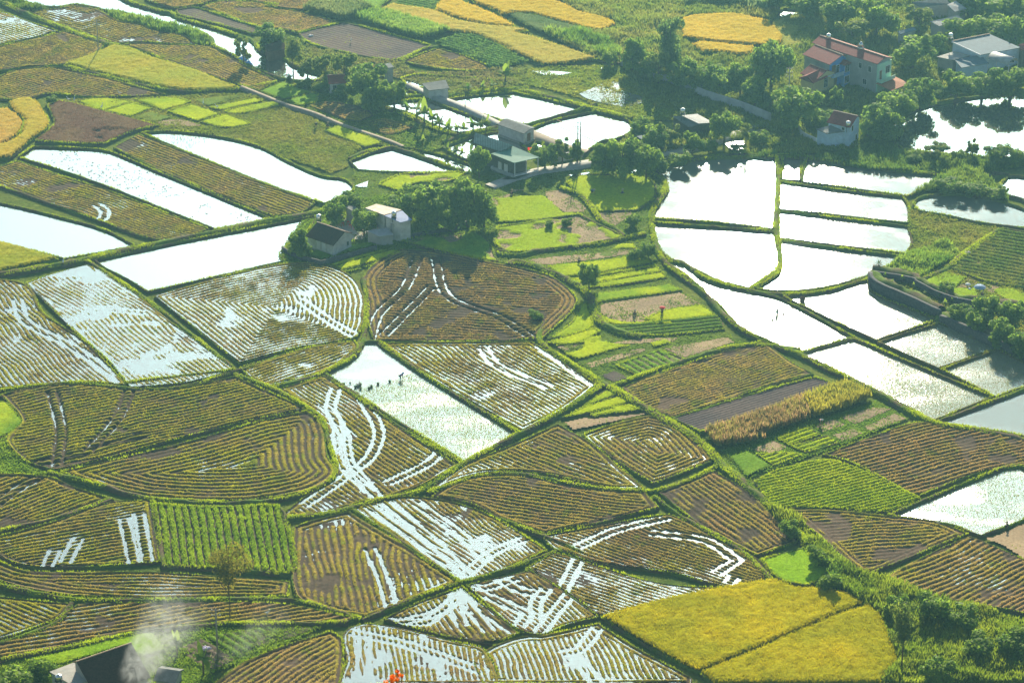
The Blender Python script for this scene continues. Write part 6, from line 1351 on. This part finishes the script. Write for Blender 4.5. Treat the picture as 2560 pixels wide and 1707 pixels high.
# loose goods
def sack(x, y, label, col, n=3, z=.05, name='sack', cat='sack', s=1.0):
    p = G(x, y, z); o = thing(name, label, cat, (p[0], p[1], z - .1)); o.scale = (s, s, s)
    for i in range(n):
        a = i * 2.1; MB().tube([(math.cos(a) * .3 - .35, math.sin(a) * .25, .2), (math.cos(a) * .3, math.sin(a) * .25, .24), (math.cos(a) * .3 + .35, math.sin(a) * .25, .18)], [.1, .24, .12], 9).build('sack', cloth(col), o, True)
sack(777, 91, 'heap of white sacks at the corner of the ploughed plum field', (.72, .72, .72), 3); sack(2416, 634, 'pinkish white sacks lying on the dike between crop plots', (.72, .60, .58), 4, s=1.3); sack(516, 1622, 'lilac cloth bundle beside the pole near the smoke', (.62, .55, .72), 3, .3, s=1.2); sack(2420, 724, 'pale sack beside the large blue umbrella', (.6, .65, .72), 1)
def stool(x, y, label, v=[None]):
    p = G(x, y, .06)
    if v[0] is None:
        o = thing('plastic_stool', label, 'stool', (p[0], p[1], .06), group='red stools in the farmyard'); m = mp_('red_plastic', (.62, .06, .05), .45, .1)
        MB().tube([(0, 0, .42), (0, 0, .46)], [.19, .18], 12).build('seat', m, o)
        for sx, sy in ((1, 1), (1, -1), (-1, 1), (-1, -1)): MB().tube([(sx * .16, sy * .16, 0), (sx * .11, sy * .11, .42)], [.03, .03], 5).build('leg', m, o)
        v[0] = o
    else:
        o = v[0].copy(); COL.objects.link(o); o['label'] = label
        for ch in v[0].children: c = ch.copy(); COL.objects.link(c); c.parent = o
        o.location = (p[0], p[1], .06)
    o.scale = (1.5,) * 3
for a in ((1040, 500), (1120, 480), (1150, 530), (1215, 555), (1270, 580), (1345, 610)): stool(*Z3(*a)[:2], 'red plastic stool on the paved farmyard')
# blossoming shrub on the hillside close under the viewpoint
hx, hy = -2.18, 60.0
def shrub_top():
    b = math.atan(((1707 - 12) - 853.5) / FPX) + R(PITCH); D = 62.0
    y = D * math.cos(b); z = CAM_H - D * math.sin(b); x = (990 - 1280) / FPX * D; gz = hill_z(x, y) - .3
    o = thing('flowering_shrub', 'orange red blossoms poking up at the bottom edge', 'flowers', (x, y, gz)); h = z - gz; rs = np.random.RandomState(3)
    st = MB(); fl = []; lf = []
    for i in range(9):
        a = i * .7; e = np.array((math.cos(a) * .16 * (.4 + .6 * rs.rand()), math.sin(a) * .12, h - .05 + .16 * rs.rand())); st.tube([(0, 0, 0), (e[0] * .4, e[1] * .4, h * .7), e], [.03, .02, .008], 5); fl.append(e)
    st.build('stem', M['bark'], o, True)
    P = [(e[0], e[1], e[2], .045, .04) for e in fl] + [(rs.normal() * .09, rs.normal() * .09, h - .1 - .2 * rs.rand(), .06, .06) for i in range(6)]
    V, F, c = leafcloud(rs, P, 600, .022, C(.70, .03, .01), C(.88, .30, .02)); mk('blossom', V, F, M['leaf'], c, o)
    V, F, c = leafcloud(rs, [(rs.normal() * .15, rs.normal() * .15, h - .35 - 1.6 * rs.rand(), .14, .16) for i in range(12)], 900, .05, C(.04, .08, .02), C(.14, .16, .02)); mk('foliage', V, F, M['leaf'], c, o)
shrub_top()
# smoke from the burning heap beside the dark roofed house
def smoke(name, a, b, ra, rb, dens, label, sc=.5):
    """a widening column of smoke; density fades from its axis outwards and towards both ends"""
    A, B = Vector(G(*a)), Vector(G(*b)); Ln = (B - A).length
    m, nt, out = nodes(name); L = nt.links.new; tc = nd(nt, 'ShaderNodeTexCoord'); sx = nd(nt, 'ShaderNodeSeparateXYZ'); L(tc.outputs['Object'], sx.inputs[0])
    def mth(op, i, j=None):
        n = nd(nt, 'ShaderNodeMath', operation=op)
        for k, v in ((0, i), (1, j)):
            if v is None: continue
            if isinstance(v, (int, float)): n.inputs[k].default_value = v
            else: L(v, n.inputs[k])
        return n.outputs[0]
    nz = nd(nt, 'ShaderNodeTexNoise', Scale=sc, Detail=4.0, Distortion=1.2); L(tc.outputs['Object'], nz.inputs['Vector'])
    rad = mth('SQRT', mth('ADD', mth('POWER', mth('ABSOLUTE', sx.outputs[0]), 2.0), mth('POWER', mth('ABSOLUTE', sx.outputs[1]), 2.0)))
    Rz = mth('ADD', ra, mth('MULTIPLY', sx.outputs[2], (rb - ra) / Ln))
    edge = nd(nt, 'ShaderNodeMath', operation='SUBTRACT', use_clamp=True); edge.inputs[0].default_value = 1.0; L(mth('DIVIDE', rad, Rz), edge.inputs[1])
    e2 = mth('POWER', edge.outputs[0], 1.3)
    z = mth('DIVIDE', sx.outputs[2], Ln); fade = nd(nt, 'ShaderNodeMapRange', interpolation_type='SMOOTHSTEP'); fade.inputs[1].default_value = 1.0; fade.inputs[2].default_value = .1; fade.inputs[3].default_value = 0; fade.inputs[4].default_value = 1; L(z, fade.inputs[0])
    mr = nd(nt, 'ShaderNodeMapRange'); mr.inputs[1].default_value = .42; mr.inputs[2].default_value = .72; mr.inputs[3].default_value = 0; mr.inputs[4].default_value = dens; L(nz.outputs[0], mr.inputs[0])
    pv = nd(nt, 'ShaderNodeVolumePrincipled', Anisotropy=.5); pv.inputs['Color'].default_value = (.85, .93, .96, 1)
    L(mth('MULTIPLY', mth('MULTIPLY', mr.outputs[0], e2), fade.outputs[0]), pv.inputs['Density']); L(pv.outputs[0], out.inputs['Volume'])
    o = MB().tube([(0, 0, 0), (0, 0, Ln)], [ra, rb], 20).build('smoke', m, None, True)
    o.location = A; o.rotation_euler = (B - A).to_track_quat('Z', 'Y').to_euler(); o['kind'] = 'stuff'; o['label'] = label; o['category'] = 'smoke'
smoke('smoke_plume', (318, 1722, .5), (475, 1470, 20), 2.4, 7.0, 1.0, 'white smoke plume drifting up over the dark roof')
smoke('smoke_wisp', (560, 1650, 3), (735, 1500, 12), 1.8, 4.5, .2, 'thin smoke wisp trailing over the dark rows')
# ------------------------------------------------------------------ valley haze
hm, nt, out = nodes('valley_haze')
pv = nd(nt, 'ShaderNodeVolumePrincipled', Density=.00018, Anisotropy=.77); pv.inputs['Color'].default_value = (.32, .76, 1.0, 1)
nt.links.new(pv.outputs[0], out.inputs['Volume'])
bpy.ops.mesh.primitive_cube_add(size=1, location=(0, 850, 128)); hz = bpy.context.object
hz.name = 'haze'; hz.scale = (2820, 2720, 276); hz['kind'] = 'stuff'; hz.data.materials.append(hm)
